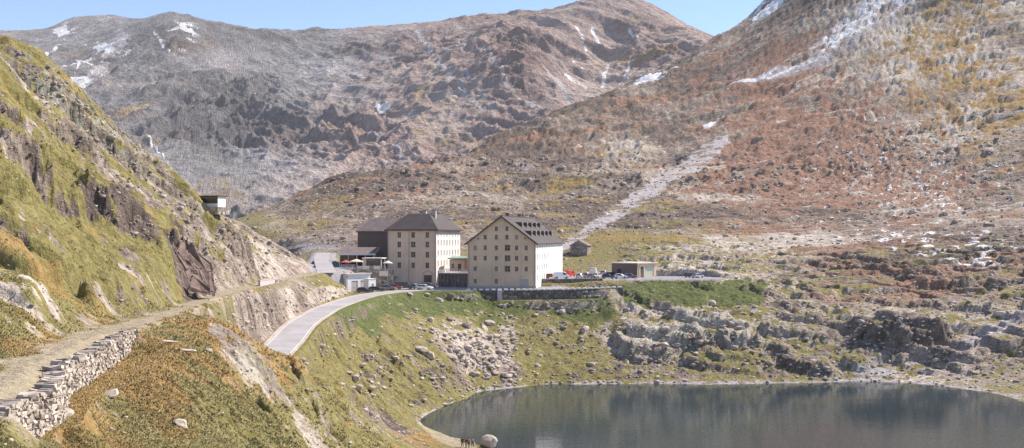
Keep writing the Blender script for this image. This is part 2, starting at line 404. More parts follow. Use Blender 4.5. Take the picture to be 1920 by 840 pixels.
orange = 0.15 + .5 * nB * (DD < 200)
orange += 0.95 * blob(270, 690, 200, 75, 10, 40, 120) + .7 * blob(430, 615, 110, 40, 20, 80, 135) + .45 * blob(120, 800, 60, 50, 0, 34, 70)
orange += .5 * blob(60, 620, 120, 14, 0, 50, 110) + .35 * blob(40, 480, 70, 20, 0, 80, 120) + .6 * blob(790, 820, 60, 20, 25, 150, 200)
orange += .5 * blob(530, 700, 40, 60, 30, 90, 140) + .35 * blob(480, 555, 50, 12, 0, 150, 240)
orange += .35 * blob(1180, 250, 120, 40, -20, 500, 1100) + .4 * blob(1460, 430, 60, 40, 0, 420, 560) + .35 * blob(1880, 260, 90, 70, 0, 430, 1200)
orange += rightmt * (.15 + nR * .5)
orange -= .5 * blob(500, 800, 120, 50, 0, 50, 130)
orange += .6 * blob(1800, 130, 160, 170, 0, 450, 1300)
orange = np.clip(orange, 0, 1)

green = .12 * np.ones_like(Z0)
green += 1.0 * band([(560,640,16),(600,622,12),(660,600,14)], 1, 180, 260) + 1.1 * band([(690,575,18),(780,562,20),(880,566,18)], 1, 240, 320, 1.5)
green += .8 * blob(690, 600, 40, 20, 0, 200, 300) + .8 * blob(920, 580, 40, 24, 0, 280, 320) + .8 * blob(1060, 585, 90, 22, 0, 280, 320)
green += 1.6 * band([(1185,552,18),(1300,552,26),(1415,545,20)], 1, 295, 345, 1.0)
green = np.clip(green + .75 * (nB - .05) * (green > .2), 0, 1)
grass = np.clip(np.maximum(grass, green * 1.05 * (1 - .5 * rockface)), 0, 1.15)

heath = np.zeros_like(Z0)
heath += rightmt * (1.1 * blob(1480, 250, 200, 110, -25, 400, 1200) + .9 * blob(1600, 330, 220, 90, 0, 400, 900) + .8 * blob(1450, 120, 150, 60, -35, 500, 1300) + .5 * blob(1750, 380, 200, 60, 0, 380, 700))
heath += .34 * rightmt * band([(560,385,26),(760,345,34),(940,290,40),(1100,240,46),(1250,175,40),(1340,110,28)], 1, 440, 1150, 1.6)
heath += .5 * blob(1700, 480, 260, 60, 0, 330, 480) + .45 * blob(1740, 560, 200, 35, 0, 290, 380)
nS = fbm(xr, yr, zr, 7., 4, .62, 141.)
heath = np.clip(heath + .7 * nR * (heath > .12) - .85 * sstep(.08, .36, nS) * rightmt, 0, 1)
grass -= .35 * sstep(.1, .4, nS) * rightmt


scree = chute * (.62 + .5 * fbm(x2, y2, z2, 5., 4, .65, 151.) + .25 * fbm(X, Y, Z0, 9., 4, .6, 153.))
scree += .55 * blob(1000, 310, 80, 24, -15, 500, 900) * (nR > .1) + .5 * blob(720, 380, 80, 20, -20, 430, 700) * (nR > .05)
scree += .75 * band([(1370,172,6),(1430,152,8),(1480,132,11),(1540,97,24),(1600,52,38),(1660,8,52),(1760,-70,70)], 1, 500, 1300, 1.6) * sstep(-.35, .12, nR + .5 * nS)
scree += .8 * blob(1640, 695, 60, 12, 0, 270, 300) + .7 * blob(1860, 620, 110, 26, -25, 260, 320)
scree += 1.0 * band([(700,345,7),(860,340,9)], 1, 1, 2)
shore = sstep(.9, .15, ZZ + nB * .6) * (UU > 700) * (DD > 120)
scree = np.clip(scree, 0, 1)

snow = .62 * band([(1370,170,7),(1430,150,9),(1480,130,10),(1540,95,18),(1600,50,30),(1660,5,42),(1760,-70,60)], 1, 500, 1300, 1.4)
snow *= sstep(-.1, .3, nR + .06)
snow += .8 * blob(1440, 25, 60, 14, -35, 700, 1300) * (nR > .0) + .7 * blob(1330, 240, 22, 7, -30, 500, 900)
snow += .8 * blob(1830, 478, 120, 30, 0, 330, 520) * (nB > .22) + .7 * blob(1700, 450, 120, 20, 0, 330, 560) * (nB > .32) + .5 * blob(1260, 130, 90, 16, -25, 600, 1200) * (nR > .2)
snow += .75 * blob(1220, 150, 60, 8, -25, 600, 1200) * (nR > .05)
snow += rightmt * .6 * (nB > .46) * blob(1700, 350, 400, 200, 0, 380, 1000)
snow = np.clip(snow, 0, 1)

pale = .45 + .6 * nW + .3 * nB
pale += .5 * blob(1250, 620, 160, 60, 0, 260, 330) + .5 * blob(890, 665, 90, 50, 25, 220, 310) + .2 * blob(100, 600, 200, 60, 0, 40, 140) + .15 * blob(1500, 430, 110, 50, 0, 400, 560)
pale -= .35 * rightmt * band([(560,380,30),(760,340,40),(940,285,46),(1100,235,50),(1250,170,44),(1340,105,30)], 1, 440, 1150, 1.6)
pale += .22 * blob(1800, 120, 170, 170, 0, 450, 1300) + .35 * shore - .7 * blob(1680, 640, 120, 30, 0, 270, 320) - .6 * blob(370, 500, 60, 50, 30, 140, 175) - .4 * blob(200, 400, 140, 40, 25, 110, 180)  # left hill rock faces: their shade is painted in as darker stone
pale -= .26 * ledge  # ledge face darkened: its shade is put into the stone colour
pale += .12 * lefthill - .5 * blob(365, 495, 40, 40, 30, 140, 185) + .5 * band([(538,545,6),(565,592,8)], 1, 180, 240) + .4 * blob(622, 545, 16, 24, 0, 220, 270)  # negative blob paints the shade of the hill rock face
pale = np.clip(pale, 0, 1)
lichen = np.clip(.8 * blob(480, 690, 60, 30, 40, 80, 130) + .95 * blob(1290, 640, 130, 40, 0, 262, 325) + .8 * blob(170, 250, 160, 30, 40, 150, 260) + .6 * blob(1560, 650, 80, 40, 0, 260, 320) + .5 * blob(30, 140, 70, 40, 30, 150, 230), 0, 1)
scree = np.clip(scree + shore * .85 * sstep(-.35, .2, nB + nA * .6), 0, 1)
d_path = seg_dist(X, Y, path_pts)[0]
dirt = sstep(1.9, 1.0, d_path + nB * .9)
d_track = seg_dist(X, Y, [W(1157,556,312), W(1150,566,309), W(1160,580,305), W(1185,592,303), W(1200,600,302)])[0]
dirt = np.maximum(dirt, sstep(1.1, .5, d_track))
d_track = seg_dist(X, Y, [W(300,335,205), W(360,385,212), W(420,425,235)])[0]
dirt = np.maximum(dirt, .8 * sstep(1.0, .4, d_track))
d_track = seg_dist(X, Y, [W(800,782,212), W(835,812,196), W(868,838,189), W(930,846,186)])[0]
dirt = np.maximum(dirt, sstep(2.4, 1.4, d_track))
yard = sstep(40, 36, np.abs(X - W(1120,0,340)[0])) * sstep(23, 20, np.abs(Y - 337)) * (np.abs(ZZ - 23.8) < .35)
yard2 = sstep(27, 24, np.abs(X - W(900,0,318)[0])) * sstep(22, 19, np.abs(Y - 325)) * (np.abs(ZZ - 21.7) < .3)
yard3 = sstep(26, 20, np.abs(X - W(650,0,330)[0])) * (np.abs(ZZ - 27.0) < .4) * (DD > 300) * (DD < 360)
tarmac = np.clip(.9 * blob(592, 464, 60, 6, 0, 380, 470) + yard + yard2 + yard3 + sstep(5, 4, seg_dist(X, Y, upper_pts)[0]) * (DD < 400), 0, 1)

# ------------------------------------------------------------------ node helpers
class NT:
    def __init__(self, name):
        self.mat = bpy.data.materials.new(name); self.mat.use_nodes = True
        self.nt = self.mat.node_tree; self.nt.nodes.clear()
        self.out = self.n('ShaderNodeOutputMaterial')
        self.bsdf = self.n('ShaderNodeBsdfPrincipled')
        self.l(self.bsdf.outputs[0], self.out.inputs[0])
        self.bsdf.inputs['Roughness'].default_value = .9
        self.bsdf.inputs['Specular IOR Level'].default_value = .2
    def n(self, t, **k):
        x = self.nt.nodes.new(t)
        for a, b in k.items(): setattr(x, a, b)
        return x
    def l(self, a, b): self.nt.links.new(a, b)
    def put(self, inp, v):
        if hasattr(v, 'links') or isinstance(v, bpy.types.NodeSocket): self.l(v, inp)
        else: inp.default_value = v
    def noise(self, scale, detail=5, rough=.6, vec=None, dist=0.0, col=False):
        x = self.n('ShaderNodeTexNoise'); x.inputs['Scale'].default_value = scale; x.inputs['Detail'].default_value = detail
        x.inputs['Roughness'].default_value = rough; x.inputs['Distortion'].default_value = dist
        if vec is not None: self.l(vec, x.inputs['Vector'])
        return x.outputs['Color' if col else 'Fac']
    def voro(self, scale, vec=None, feature='F1', out='Distance'):
        x = self.n('ShaderNodeTexVoronoi', feature=feature); x.inputs['Scale'].default_value = scale
        if vec is not None: self.l(vec, x.inputs['Vector'])
        return x.outputs[out]
    def attr(self, name):
        x = self.n('ShaderNodeAttribute'); x.attribute_name = name
        return x
    def m(self, op, a, b=0.0, c=0.0, clamp=False):
        x = self.n('ShaderNodeMath', operation=op); x.use_clamp = clamp
        self.put(x.inputs[0], a); self.put(x.inputs[1], b); self.put(x.inputs[2], c)
        return x.outputs[0]
    def ss(self, lo, hi, v):
        x = self.n('ShaderNodeMapRange', interpolation_type='SMOOTHSTEP')
        self.put(x.inputs['Value'], v); x.inputs['From Min'].default_value = lo; x.inputs['From Max'].default_value = hi
        return x.outputs[0]
    def mix(self, f, a, b):
        x = self.n('ShaderNodeMix', data_type='RGBA')
        self.put(x.inputs[0], f)
        for i, v in ((6, a), (7, b)):
            if isinstance(v, tuple): x.inputs[i].default_value = (*v, 1) if len(v) == 3 else v
            else: self.l(v, x.inputs[i])
        return x.outputs[2]
    def ramp(self, f, stops):
        x = self.n('ShaderNodeValToRGB'); e = x.color_ramp.elements
        while len(e) < len(stops): e.new(.5)
        for k, (p, c) in enumerate(stops): e[k].position = p; e[k].color = (*c, 1)
        self.l(f, x.inputs[0]); return x.outputs[0]
    def bump(self, h, strength=.5, dist=.1, normal=None):
        x = self.n('ShaderNodeBump'); x.inputs['Strength'].default_value = strength; x.inputs['Distance'].default_value = dist
        self.l(h, x.inputs['Height'])
        if normal is not None: self.l(normal, x.inputs['Normal'])
        self.l(x.outputs[0], self.bsdf.inputs['Normal']); return x.outputs[0]
    def coord(self, kind='Object'):
        return self.n('ShaderNodeTexCoord').outputs[kind]
    def scaled(self, vec, s):
        x = self.n('ShaderNodeMapping'); x.inputs['Scale'].default_value = s; self.l(vec, x.inputs[0]); return x.outputs[0]
    def color(self, c): self.put(self.bsdf.inputs['Base Color'], c if not isinstance(c, tuple) else (*c, 1))

def hexlin(h, k=1.0):
    h = h.lstrip('#'); o = []
    for i in (0, 2, 4):
        c = int(h[i:i + 2], 16) / 255
        o.append((c / 12.92 if c <= .04045 else ((c + .055) / 1.055) ** 2.4) * k)
    return tuple(o)

def terrain_material(name, base_scale, far=False):
    T = NT(name); co = T.coord()
    a1, a2, a3 = T.attr('cover'), T.attr('stone'), T.attr('extra')
    def ch(a):
        s = T.n('ShaderNodeSeparateColor'); T.l(a.outputs['Color'], s.inputs[0]); return s.outputs[0], s.outputs[1], s.outputs[2]
    g, orng, grn = ch(a1); snw, scr, pal = ch(a2); hea, drt, tar = ch(a3)
    lich = T.attr('lichen').outputs['Fac']
    sv = T.attr('grain').outputs['Vector']
    nf = T.m('ADD', T.m('MULTIPLY', T.noise(base_scale, 6, .7, co), .45), T.m('MULTIPLY', T.noise(base_scale * 1.1, 6, .72, sv), .55))             # fine, with the grain of the strata
    nm = T.noise(base_scale * .22, 5, .6, sv, .4)    # medium
    nc = T.noise(base_scale * 2.6, 5, .7, co)        # grain
    # rock
    rk = T.m('ADD', T.m('MULTIPLY', T.m('SUBTRACT', nf, .5), 1.35), T.m('MULTIPLY', nc, .55))
    rk = T.m('ADD', rk, .31)
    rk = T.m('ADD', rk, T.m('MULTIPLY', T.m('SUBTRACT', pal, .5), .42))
    if far:
        tint = T.attr('warm').outputs['Fac']
        rc = T.mix(tint, T.ramp(rk, [(.2, (.05, .05, .058)), (.48, (.135, .136, .148)), (.72, (.27, .265, .275)), (.9, (.42, .41, .42))]),
                   T.ramp(rk, [(.2, (.075, .05, .052)), (.46, (.205, .142, .135)), (.70, (.38, .295, .27)), (.9, (.52, .44, .38))]))
    else:
        rc = T.ramp(rk, [(.24, (.065, .048, .045)), (.46, (.175, .135, .112)), (.62, (.335, .272, .225)), (.8, (.53, .465, .40)), (.95, (.66, .61, .56))])
    rc = T.mix(T.m('MULTIPLY', T.ss(.42, .62, nf), T.m('MULTIPLY', lich, .75)), rc, (.36, .42, .32))
    # vegetation
    go = T.m('ADD', orng, T.m('MULTIPLY', T.m('SUBTRACT', nm, .5), 1.1))
    oc = T.ramp(T.m('ADD', nf, T.m('MULTIPLY', T.m('SUBTRACT', nc, .5), .7)), [(.25, (.105, .088, .030)), (.5, (.222, .192, .070)), (.75, (.37, .33, .15))])
    oo = T.ramp(T.m('ADD', nf, T.m('MULTIPLY', T.m('SUBTRACT', nc, .5), .7)), [(.25, (.18, .098, .032)), (.5, (.34, .215, .078)), (.75, (.48, .335, .15))])
    gc = T.mix(T.ss(.25, .85, go), oc, oo)
    gg = T.ramp(T.m('ADD', nf, T.m('MULTIPLY', T.m('SUBTRACT', nc, .5), .6)), [(.25, (.055, .068, .020)), (.55, (.128, .15, .048)), (.8, (.22, .24, .10))])
    gc = T.mix(T.ss(.3, .8, T.m('ADD', grn, T.m('MULTIPLY', T.m('SUBTRACT', nm, .5), .7))), gc, gg)
    hc = T.ramp(T.m('ADD', nf, T.m('MULTIPLY', T.m('SUBTRACT', nc, .5), .8)), [(.25, (.11, .05, .036)), (.45, (.225, .115, .08)), (.62, (.36, .235, .17)), (.8, (.54, .44, .36))])
    gmask = T.ss(.36, .64, T.m('ADD', g, T.m('ADD', T.m('MULTIPLY', T.m('SUBTRACT', nf, .5), 1.5), T.m('MULTIPLY', T.m('SUBTRACT', nm, .5), .6))))
    c = T.mix(gmask, rc, gc)
    c = T.mix(T.ss(.3, .75, T.m('ADD', hea, T.m('MULTIPLY', T.m('SUBTRACT', T.m('ADD', T.m('MULTIPLY', nm, .55), T.m('MULTIPLY', nf, .45)), .5), 2.6))), c, hc)
    sc = T.ramp(T.m('ADD', T.m('MULTIPLY', nc, .45), T.m('MULTIPLY', nf, .62)), [(.3, (.16, .14, .145)), (.5, (.37, .34, .35)), (.7, (.60, .57, .58))])
    c = T.mix(T.ss(.3, .7, T.m('ADD', scr, T.m('MULTIPLY', T.m('SUBTRACT', nf, .5), .8))), c, sc)
    dc = T.ramp(nf, [(.3, (.30, .245, .165)), (.7, (.50, .435, .32))])
    c = T.mix(drt, c, dc)
    tc = T.ramp(T.m('ADD', T.m('MULTIPLY', nm, .5), T.m('MULTIPLY', nf, .5)), [(.3, (.30, .285, .30)), (.7, (.42, .40, .42))])
    c = T.mix(tar, c, tc)
    c = T.mix(T.ss(.40, .66, T.m('ADD', snw, T.m('MULTIPLY', T.m('SUBTRACT', nf, .5), 1.9))), c, (.76, .77, .80))
    T.color(c)
    h = T.m('ADD', T.m('MULTIPLY', nf, 1.0), T.m('MULTIPLY', nc, .45))
    T.bump(h, .75 if not far else .8, 1.1 / base_scale)
    return T.mat

def sheet(name, X, Y, Z, attrs, mat):
    nd, nu = X.shape
    co = np.stack([X, Y, Z], -1).astype(np.float32).reshape(-1)
    idx = np.arange(nd * nu, dtype=np.int32).reshape(nd, nu)
    q = np.stack([idx[:-1, :-1], idx[:-1, 1:], idx[1:, 1:], idx[1:, :-1]], -1).reshape(-1)
    nf = (nd - 1) * (nu - 1)
    me = bpy.data.meshes.new(name)
    me.vertices.add(nd * nu); me.vertices.foreach_set('co', co)
    me.loops.add(nf * 4); me.loops.foreach_set('vertex_index', q)
    me.polygons.add(nf); me.polygons.foreach_set('loop_start', np.arange(0, nf * 4, 4, dtype=np.int32))
    me.update(calc_edges=True)
    me.polygons.foreach_set('use_smooth', np.ones(nf, bool))
    for an, chans in attrs.items():
        if isinstance(chans, tuple) and isinstance(chans[0], str):
            a = me.attributes.new(an, 'FLOAT_VECTOR', 'POINT'); a.data.foreach_set('vector', np.stack(chans[1:], -1).astype(np.float32).reshape(-1))
        elif isinstance(chans, tuple):
            a = me.attributes.new(an, 'FLOAT_COLOR', 'POINT')
            arr = np.ones((nd * nu, 4), np.float32)
            for k, cc in enumerate(chans): arr[:, k] = cc.reshape(-1)
            a.data.foreach_set('color', arr.reshape(-1))
        else:
            a = me.attributes.new(an, 'FLOAT', 'POINT'); a.data.foreach_set('value', chans.astype(np.float32).reshape(-1))
    me.materials.append(mat)
    o = bpy.data.objects.new(name, me); COL.objects.link(o); o['kind'] = 'structure'
    return o

_k = sstep(20, 70, X + (DD - 300) * .12)
GX, GY, GZ = xl * (1 - _k) + xr * _k, yl * (1 - _k) + yr * _k, zl * (1 - _k) + zr * _k
near_mat = terrain_material('alpine_ground', .55)
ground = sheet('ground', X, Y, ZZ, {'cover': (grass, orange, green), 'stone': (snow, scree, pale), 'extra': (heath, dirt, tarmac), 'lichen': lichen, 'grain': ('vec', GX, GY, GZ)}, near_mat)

# height lookups
_lnD = np.log(Ds)
def ground_z(x, y):
    u = UC + F * x / y
    i = np.clip(np.searchsorted(Ds, y) - 1, 0, ND - 2); j = np.clip(np.searchsorted(us, u) - 1, 0, NU - 2)
    a = (y - Ds[i]) / (Ds[i + 1] - Ds[i]); b = (u - us[j]) / (us[j + 1] - us[j])
    return ZZ[i, j] * (1 - a) * (1 - b) + ZZ[i, j + 1] * (1 - a) * b + ZZ[i + 1, j] * a * (1 - b) + ZZ[i + 1, j + 1] * a * b

VT = VH + (CAMZ - ZZ) * F / DD
def pix(u, v, dmin=30, dmax=1300):
    """first point of the ground that projects to (u, v)"""
    j = int(np.clip(np.searchsorted(us, u), 0, NU - 1))
    k = np.where((VT[:, j] <= v) & (Ds >= dmin) & (Ds <= dmax))[0]
    if len(k) == 0: return None
    D = Ds[k[0]]; x = (u - UC) / F * D
    return (x, D, float(ground_z(x, D)))

# ------------------------------------------------------------------ far mountain range
far = []
for (u, v, D) in [(-500,60,2500),(-200,62,2550),(0,58,2600),(60,58,2620),(95,52,2620),(130,32,2600),(170,28,2600),(225,30,2600),(265,38,2550),(300,28,2450),(322,22,2430),(350,30,2450),(390,38,2500),(440,47,2600),
                  (500,63,2650),(560,56,2600),(640,52,2550),(700,50,2480),(760,44,2400),(830,41,2380),(880,33,2350),(960,27,2320),(1040,18,2250),(1080,2,2200),(1110,-8,2180),
                  (1200,-2,2150),(1230,14,2150),(1270,36,2150),(1310,60,2130),(1340,76,2100),(1400,95,2100),(1500,110,2100),(1900,140,2100),(2500,140,2100)]:
    far += [(u, v, D), (u, v + 40, D * 1.12), (u, v + 130, D * 1.45)]
far += [(-500,220,1500),(-500,420,950),(0,200,1650),(0,420,900),(150,110,2250),(150,200,1750),(130,170,1850),(220,110,2150),(300,90,2150),(250,280,1400),(330,160,1850),(280,400,950),(420,110,2150),(480,150,1950),(420,200,1700),
        (440,300,1350),(430,385,980),(560,120,2150),(600,170,1900),(640,230,1620),(560,300,1300),(620,330,1180),(560,390,980),(700,420,960),(760,90,2080),(800,150,1750),(760,220,1560),(760,290,1280),(700,320,1180),
        (880,80,1950),(860,180,1560),(850,260,1320),(900,330,1100),(960,75,1820),(1000,120,1620),(1040,180,1480),(960,230,1380),(1080,150,1760),(1120,120,1880),(1150,90,1950),(1180,70,1960),(1200,120,1780),(1130,175,1680),
        (1230,75,1880),(1260,100,1750),(1300,110,1700),(1220,170,1560),(1340,150,1500),(1300,250,1250),(1100,300,1200),(1100,420,960),(1500,300,1200),(1500,430,950),(2500,430,950),(1900,300,1400),
        (-500,440,820),(500,440,820),(1000,440,820),(2500,440,820)]
far_surf = Surf(far, st=5.0, c=.08)
fu = np.concatenate([np.arange(-560, -20, 10.), np.arange(-20, 1440, 2.2), np.arange(1440, 2520, 12.)])
fD = np.concatenate([np.geomspace(800, 1050, 90, endpoint=False), np.geomspace(1050, 2750, 560, endpoint=False), np.geomspace(2750, 3900, 40)])
FU, FD = np.meshgrid(fu, fD)
FV = coarse(far_surf, fu, fD)
FX = (FU - UC) / F * FD; FY = FD.copy(); FZ0 = CAMZ - (FV - VH) / F * FD
gx, gy, gz = aniso(FX, FY, FZ0, (0.55, -0.6, -0.58), 5.5)
g2x, g2y, g2z = aniso(FX, FY, FZ0, (-0.5, -0.62, -0.6), 5.0)
wl_ = sstep(520, 300, FU)
r1 = ridged(gx, gy, gz, 95., 6, .55, 3.0); r2 = ridged(g2x, g2y, g2z, 95., 6, .55, 8.0)
r3 = ridged(FX, FY, FZ0 * 1.3, 42., 4, .55, 28.0)
rr = r1 * (1 - wl_) + r2 * wl_
ff = fbm(FX, FY, FZ0, 60., 5, .6, 2.0)
craggy = np.clip(.45 + 1.0 * fbm(FX, FY, FZ0, 300., 3, .5, 14.), .12, 1.2)
def fblob(u, v, ru, rv, a=0.):
    c, s = math.cos(R(a)), math.sin(R(a))
    p = ((FU - u) * c + (FV - v) * s) / ru; q = (-(FU - u) * s + (FV - v) * c) / rv
    return np.exp(-(p * p + q * q))
def fband(pts, soft=1.0):
    best = np.full(FU.shape, 1e9)
    for a, b in zip(pts[:-1], pts[1:]):
        dx, dy = b[0] - a[0], b[1] - a[1]; L2 = dx * dx + dy * dy
        t = np.clip(((FU - a[0]) * dx + (FV - a[1]) * dy) / L2, 0, 1)
        best = np.minimum(best, np.hypot(FU - a[0] - t * dx, FV - a[1] - t * dy) / (a[2] + t * (b[2] - a[2])))
    return sstep(1 + soft * .5, 1 - soft * .5, best)
craggy += .6 * fblob(440, 175, 150, 60) + .5 * fblob(600, 250, 180, 50) + .7 * fblob(960, 110, 60, 90, -30) + .6 * fblob(540, 75, 120, 25) + .5 * fblob(1200, 60, 60, 50)
craggy -= .5 * fblob(640, 140, 130, 50) + .5 * fblob(820, 260, 120, 60, 40) + .5 * fblob(1150, 160, 100, 40) + .4 * fblob(520, 370, 200, 50) + .3 * fblob(420, 110, 90, 40)
craggy -= .55 * fblob(620, 360, 300, 55) + .4 * fblob(860, 270, 110, 60, 40)
craggy = np.clip(craggy, .08, 1.3)
top = sstep(2350, 1900, FD)
FZ = FZ0 + ((rr - .9) * (8 + 12 * craggy) + (ff * 5 + (r3 - .9) * 3.2) * craggy ** 1.5) * (.35 + .65 * top) + ff * 2.
fdx = np.gradient(FZ, axis=1) / np.gradient(FX, axis=1); fdy = np.gradient(FZ, axis=0) / np.gradient(FY, axis=0)
fdy -= fdx * (np.gradient(FX, axis=0) / np.gradient(FY, axis=0))
FS = np.hypot(fdx, fdy)
fn1 = fbm(gx, gy, gz, 45., 5, .6, 71.); fn2 = fbm(FX, FY, FZ0, 140., 4, .55, 81.)
fwarm = np.clip(sstep(480, 760, FU + .6 * (FV - 200)) + .25 * fn2 - .25 * fblob(640, 150, 120, 60), 0, 1)
fpale = np.clip(.56 - .42 * (craggy - .45) + .3 * fn1 + .28 * fblob(1130, 150, 120, 45) + .34 * fblob(600, 350, 300, 60) - .25 * fblob(960, 120, 50, 80, -30) + .12 * fblob(840, 230, 110, 50, 40), 0, 1)
fgrass = np.clip(.18 + .3 * fn2 + .05 * fblob(600, 330, 220, 40) + .25 * fblob(830, 200, 80, 70, 40), 0, .62)
fscree = np.zeros_like(FZ)
for b in [[(785,60,5),(815,105,4),(860,160,5),(905,215,4)], [(865,120,3),(900,170,3),(935,240,3)], [(1000,110,4),(1050,165,4),(1085,200,3)], [(230,70,14),(190,130,8),(140,165,6)], [(700,270,5),(735,320,4)], [(690,240,6),(760,300,4)], [(910,90,3),(950,160,4),(1010,205,5)]]:
    fscree = np.maximum(fscree, fband(b, 1.5))
fscree *= sstep(-.35, .1, fn1 + .15)
fscree = np.maximum(fscree, .75 * fblob(620, 145, 90, 35) * (fn1 > -.1))
fscree = np.maximum(fscree, .6 * fblob(420, 115, 60, 45))
fsnow = np.zeros_like(FZ)
for b in [[(78,108,3),(112,88,2.5)], [(290,62,4),(318,95,2)], [(130,165,2),(150,120,1.6)], [(272,262,1.6),(330,325,1.2)], [(310,62,2),(345,50,6)], [(1075,110,4),(1092,135,3)], [(1128,165,4),(1140,125,3)], [(1172,150,3),(1180,120,3)], [(1060,150,3),(1100,172,3)], [(1080,50,3),(1100,90,4)], [(1110,50,3),(1128,90,3)], [(1180,60,2),(1195,80,3)]]:
    fsnow = np.maximum(fsnow, fband(b, 1.2))
fsnow = np.maximum(fsnow, .95 * fblob(345, 60, 34, 20) * (fn1 > .15)); fsnow = np.maximum(fsnow, .9 * fblob(330, 80, 40, 20) * (fn1 > .25))
fsnow = np.maximum(fsnow, .9 * fblob(190, 95, 60, 35) * (fn1 > .48)); fsnow = np.maximum(fsnow, .8 * fblob(150, 140, 60, 35) * (fn1 > .46))
fsnow = np.maximum(fsnow, .85 * fblob(715, 195, 22, 11) * (fn1 > .2)); fsnow = np.maximum(fsnow, .7 * fblob(470, 165, 60, 30) * (fn1 > .33)); fsnow = np.maximum(fsnow, .8 * fblob(120, 60, 30, 20) * (fn1 > .3))
fsnow *= .55 + .45 * sstep(-.2, .25, fn1)
zero = np.zeros_like(FZ)
far_mat = terrain_material('far_rock', .05, True)
mountain = sheet('mountain', FX, FY, FZ, {'cover': (fgrass, .25 + fn2 * .4, zero), 'stone': (fsnow, fscree, fpale), 'extra': (zero, zero, zero), 'lichen': zero, 'warm': fwarm, 'grain': ('vec', gx * (1 - wl_) + g2x * wl_, gy * (1 - wl_) + g2y * wl_, gz * (1 - wl_) + g2z * wl_)}, far_mat)
# ------------------------------------------------------------------ simple materials for built things
def plain(name, c, rough=.8, var=.12, scale=1.5, bump=.0, metal=0., spec=.3, island=0., stain=0.):
    T = NT(name); co = T.coord()
    n = T.noise(scale, 5, .65, co); n2 = T.noise(scale * .23, 3, .6, co)
    k = T.m('ADD', T.m('MULTIPLY', n, .6), T.m('MULTIPLY', n2, .6))
    lo = tuple(max(0, x * (1 - var * 1.6)) for x in c); hi = tuple(min(1, x * (1 + var * 1.2)) for x in c)
    T.color(T.ramp(k, [(.32, lo), (.85, hi)]))
    T.bsdf.inputs['Roughness'].default_value = rough; T.bsdf.inputs['Metallic'].default_value = metal; T.bsdf.inputs['Specular IOR Level'].default_value = spec
    if bump: T.bump(n, bump, .05)
    if stain:
        st = T.noise(.9, 5, .7, T.scaled(co, (1.3, 1.3, .10))); old = T.bsdf.inputs['Base Color'].links[0].from_socket
        T.color(T.mix(T.m('MULTIPLY', T.ss(.5, .75, st), stain), old, tuple(x * .62 for x in c)))
    if island:
        g = T.n('ShaderNodeNewGeometry'); old = T.bsdf.inputs['Base Color'].links[0].from_socket
        hv = T.n('ShaderNodeHueSaturation'); T.l(old, hv.inputs['Color']); T.l(T.m('MULTIPLY_ADD', g.outputs['Random Per Island'], island, 1 - island * .5), hv.inputs['Value']); T.l(hv.outputs[0], T.bsdf.inputs['Base Color'])
    return T.mat

def stone_mat(name, lo, mid, hi, scale=.9):
    T = NT(name); co = T.coord()
    v = T.voro(scale, co, out='Color'); s = T.n('ShaderNodeSeparateColor'); T.l(v, s.inputs[0])
    n = T.noise(scale * 3, 5, .65, co)
    k = T.m('ADD', T.m('MULTIPLY', s.outputs[0], .55), T.m('MULTIPLY', n, .5))
    e = T.voro(scale, co, 'DISTANCE_TO_EDGE')
    c = T.ramp(k, [(.2, lo), (.5, mid), (.8, hi)])
    c = T.mix(T.ss(.06, .0, e), c, tuple(x * .55 for x in lo))
    T.color(c); T.bump(T.m('ADD', T.ss(0, .12, e), T.m('MULTIPLY', n, .6)), .8, .12)
    return T.mat

def roof_mat(name, c, pitch=.4):
    T = NT(name); co = T.coord()
    n = T.noise(.5, 5, .65, co); n2 = T.noise(5, 3, .6, co)
    wv = T.n('ShaderNodeTexWave', wave_type='BANDS', bands_direction='Z'); wv.inputs['Scale'].default_value = 1.6; wv.inputs['Distortion'].default_value = .4; T.l(co, wv.inputs[0])
    k = T.m('ADD', T.m('MULTIPLY', n, .7), T.m('MULTIPLY', n2, .35))
    c1 = T.ramp(k, [(.3, tuple(x * .7 for x in c)), (.75, tuple(min(1, x * 1.35) for x in c))])
    T.color(c1); T.bsdf.inputs['Roughness'].default_value = .65
    T.bump(T.m('ADD', wv.outputs[0], T.m('MULTIPLY', n2, .5)), .25, .06)
    return T.mat

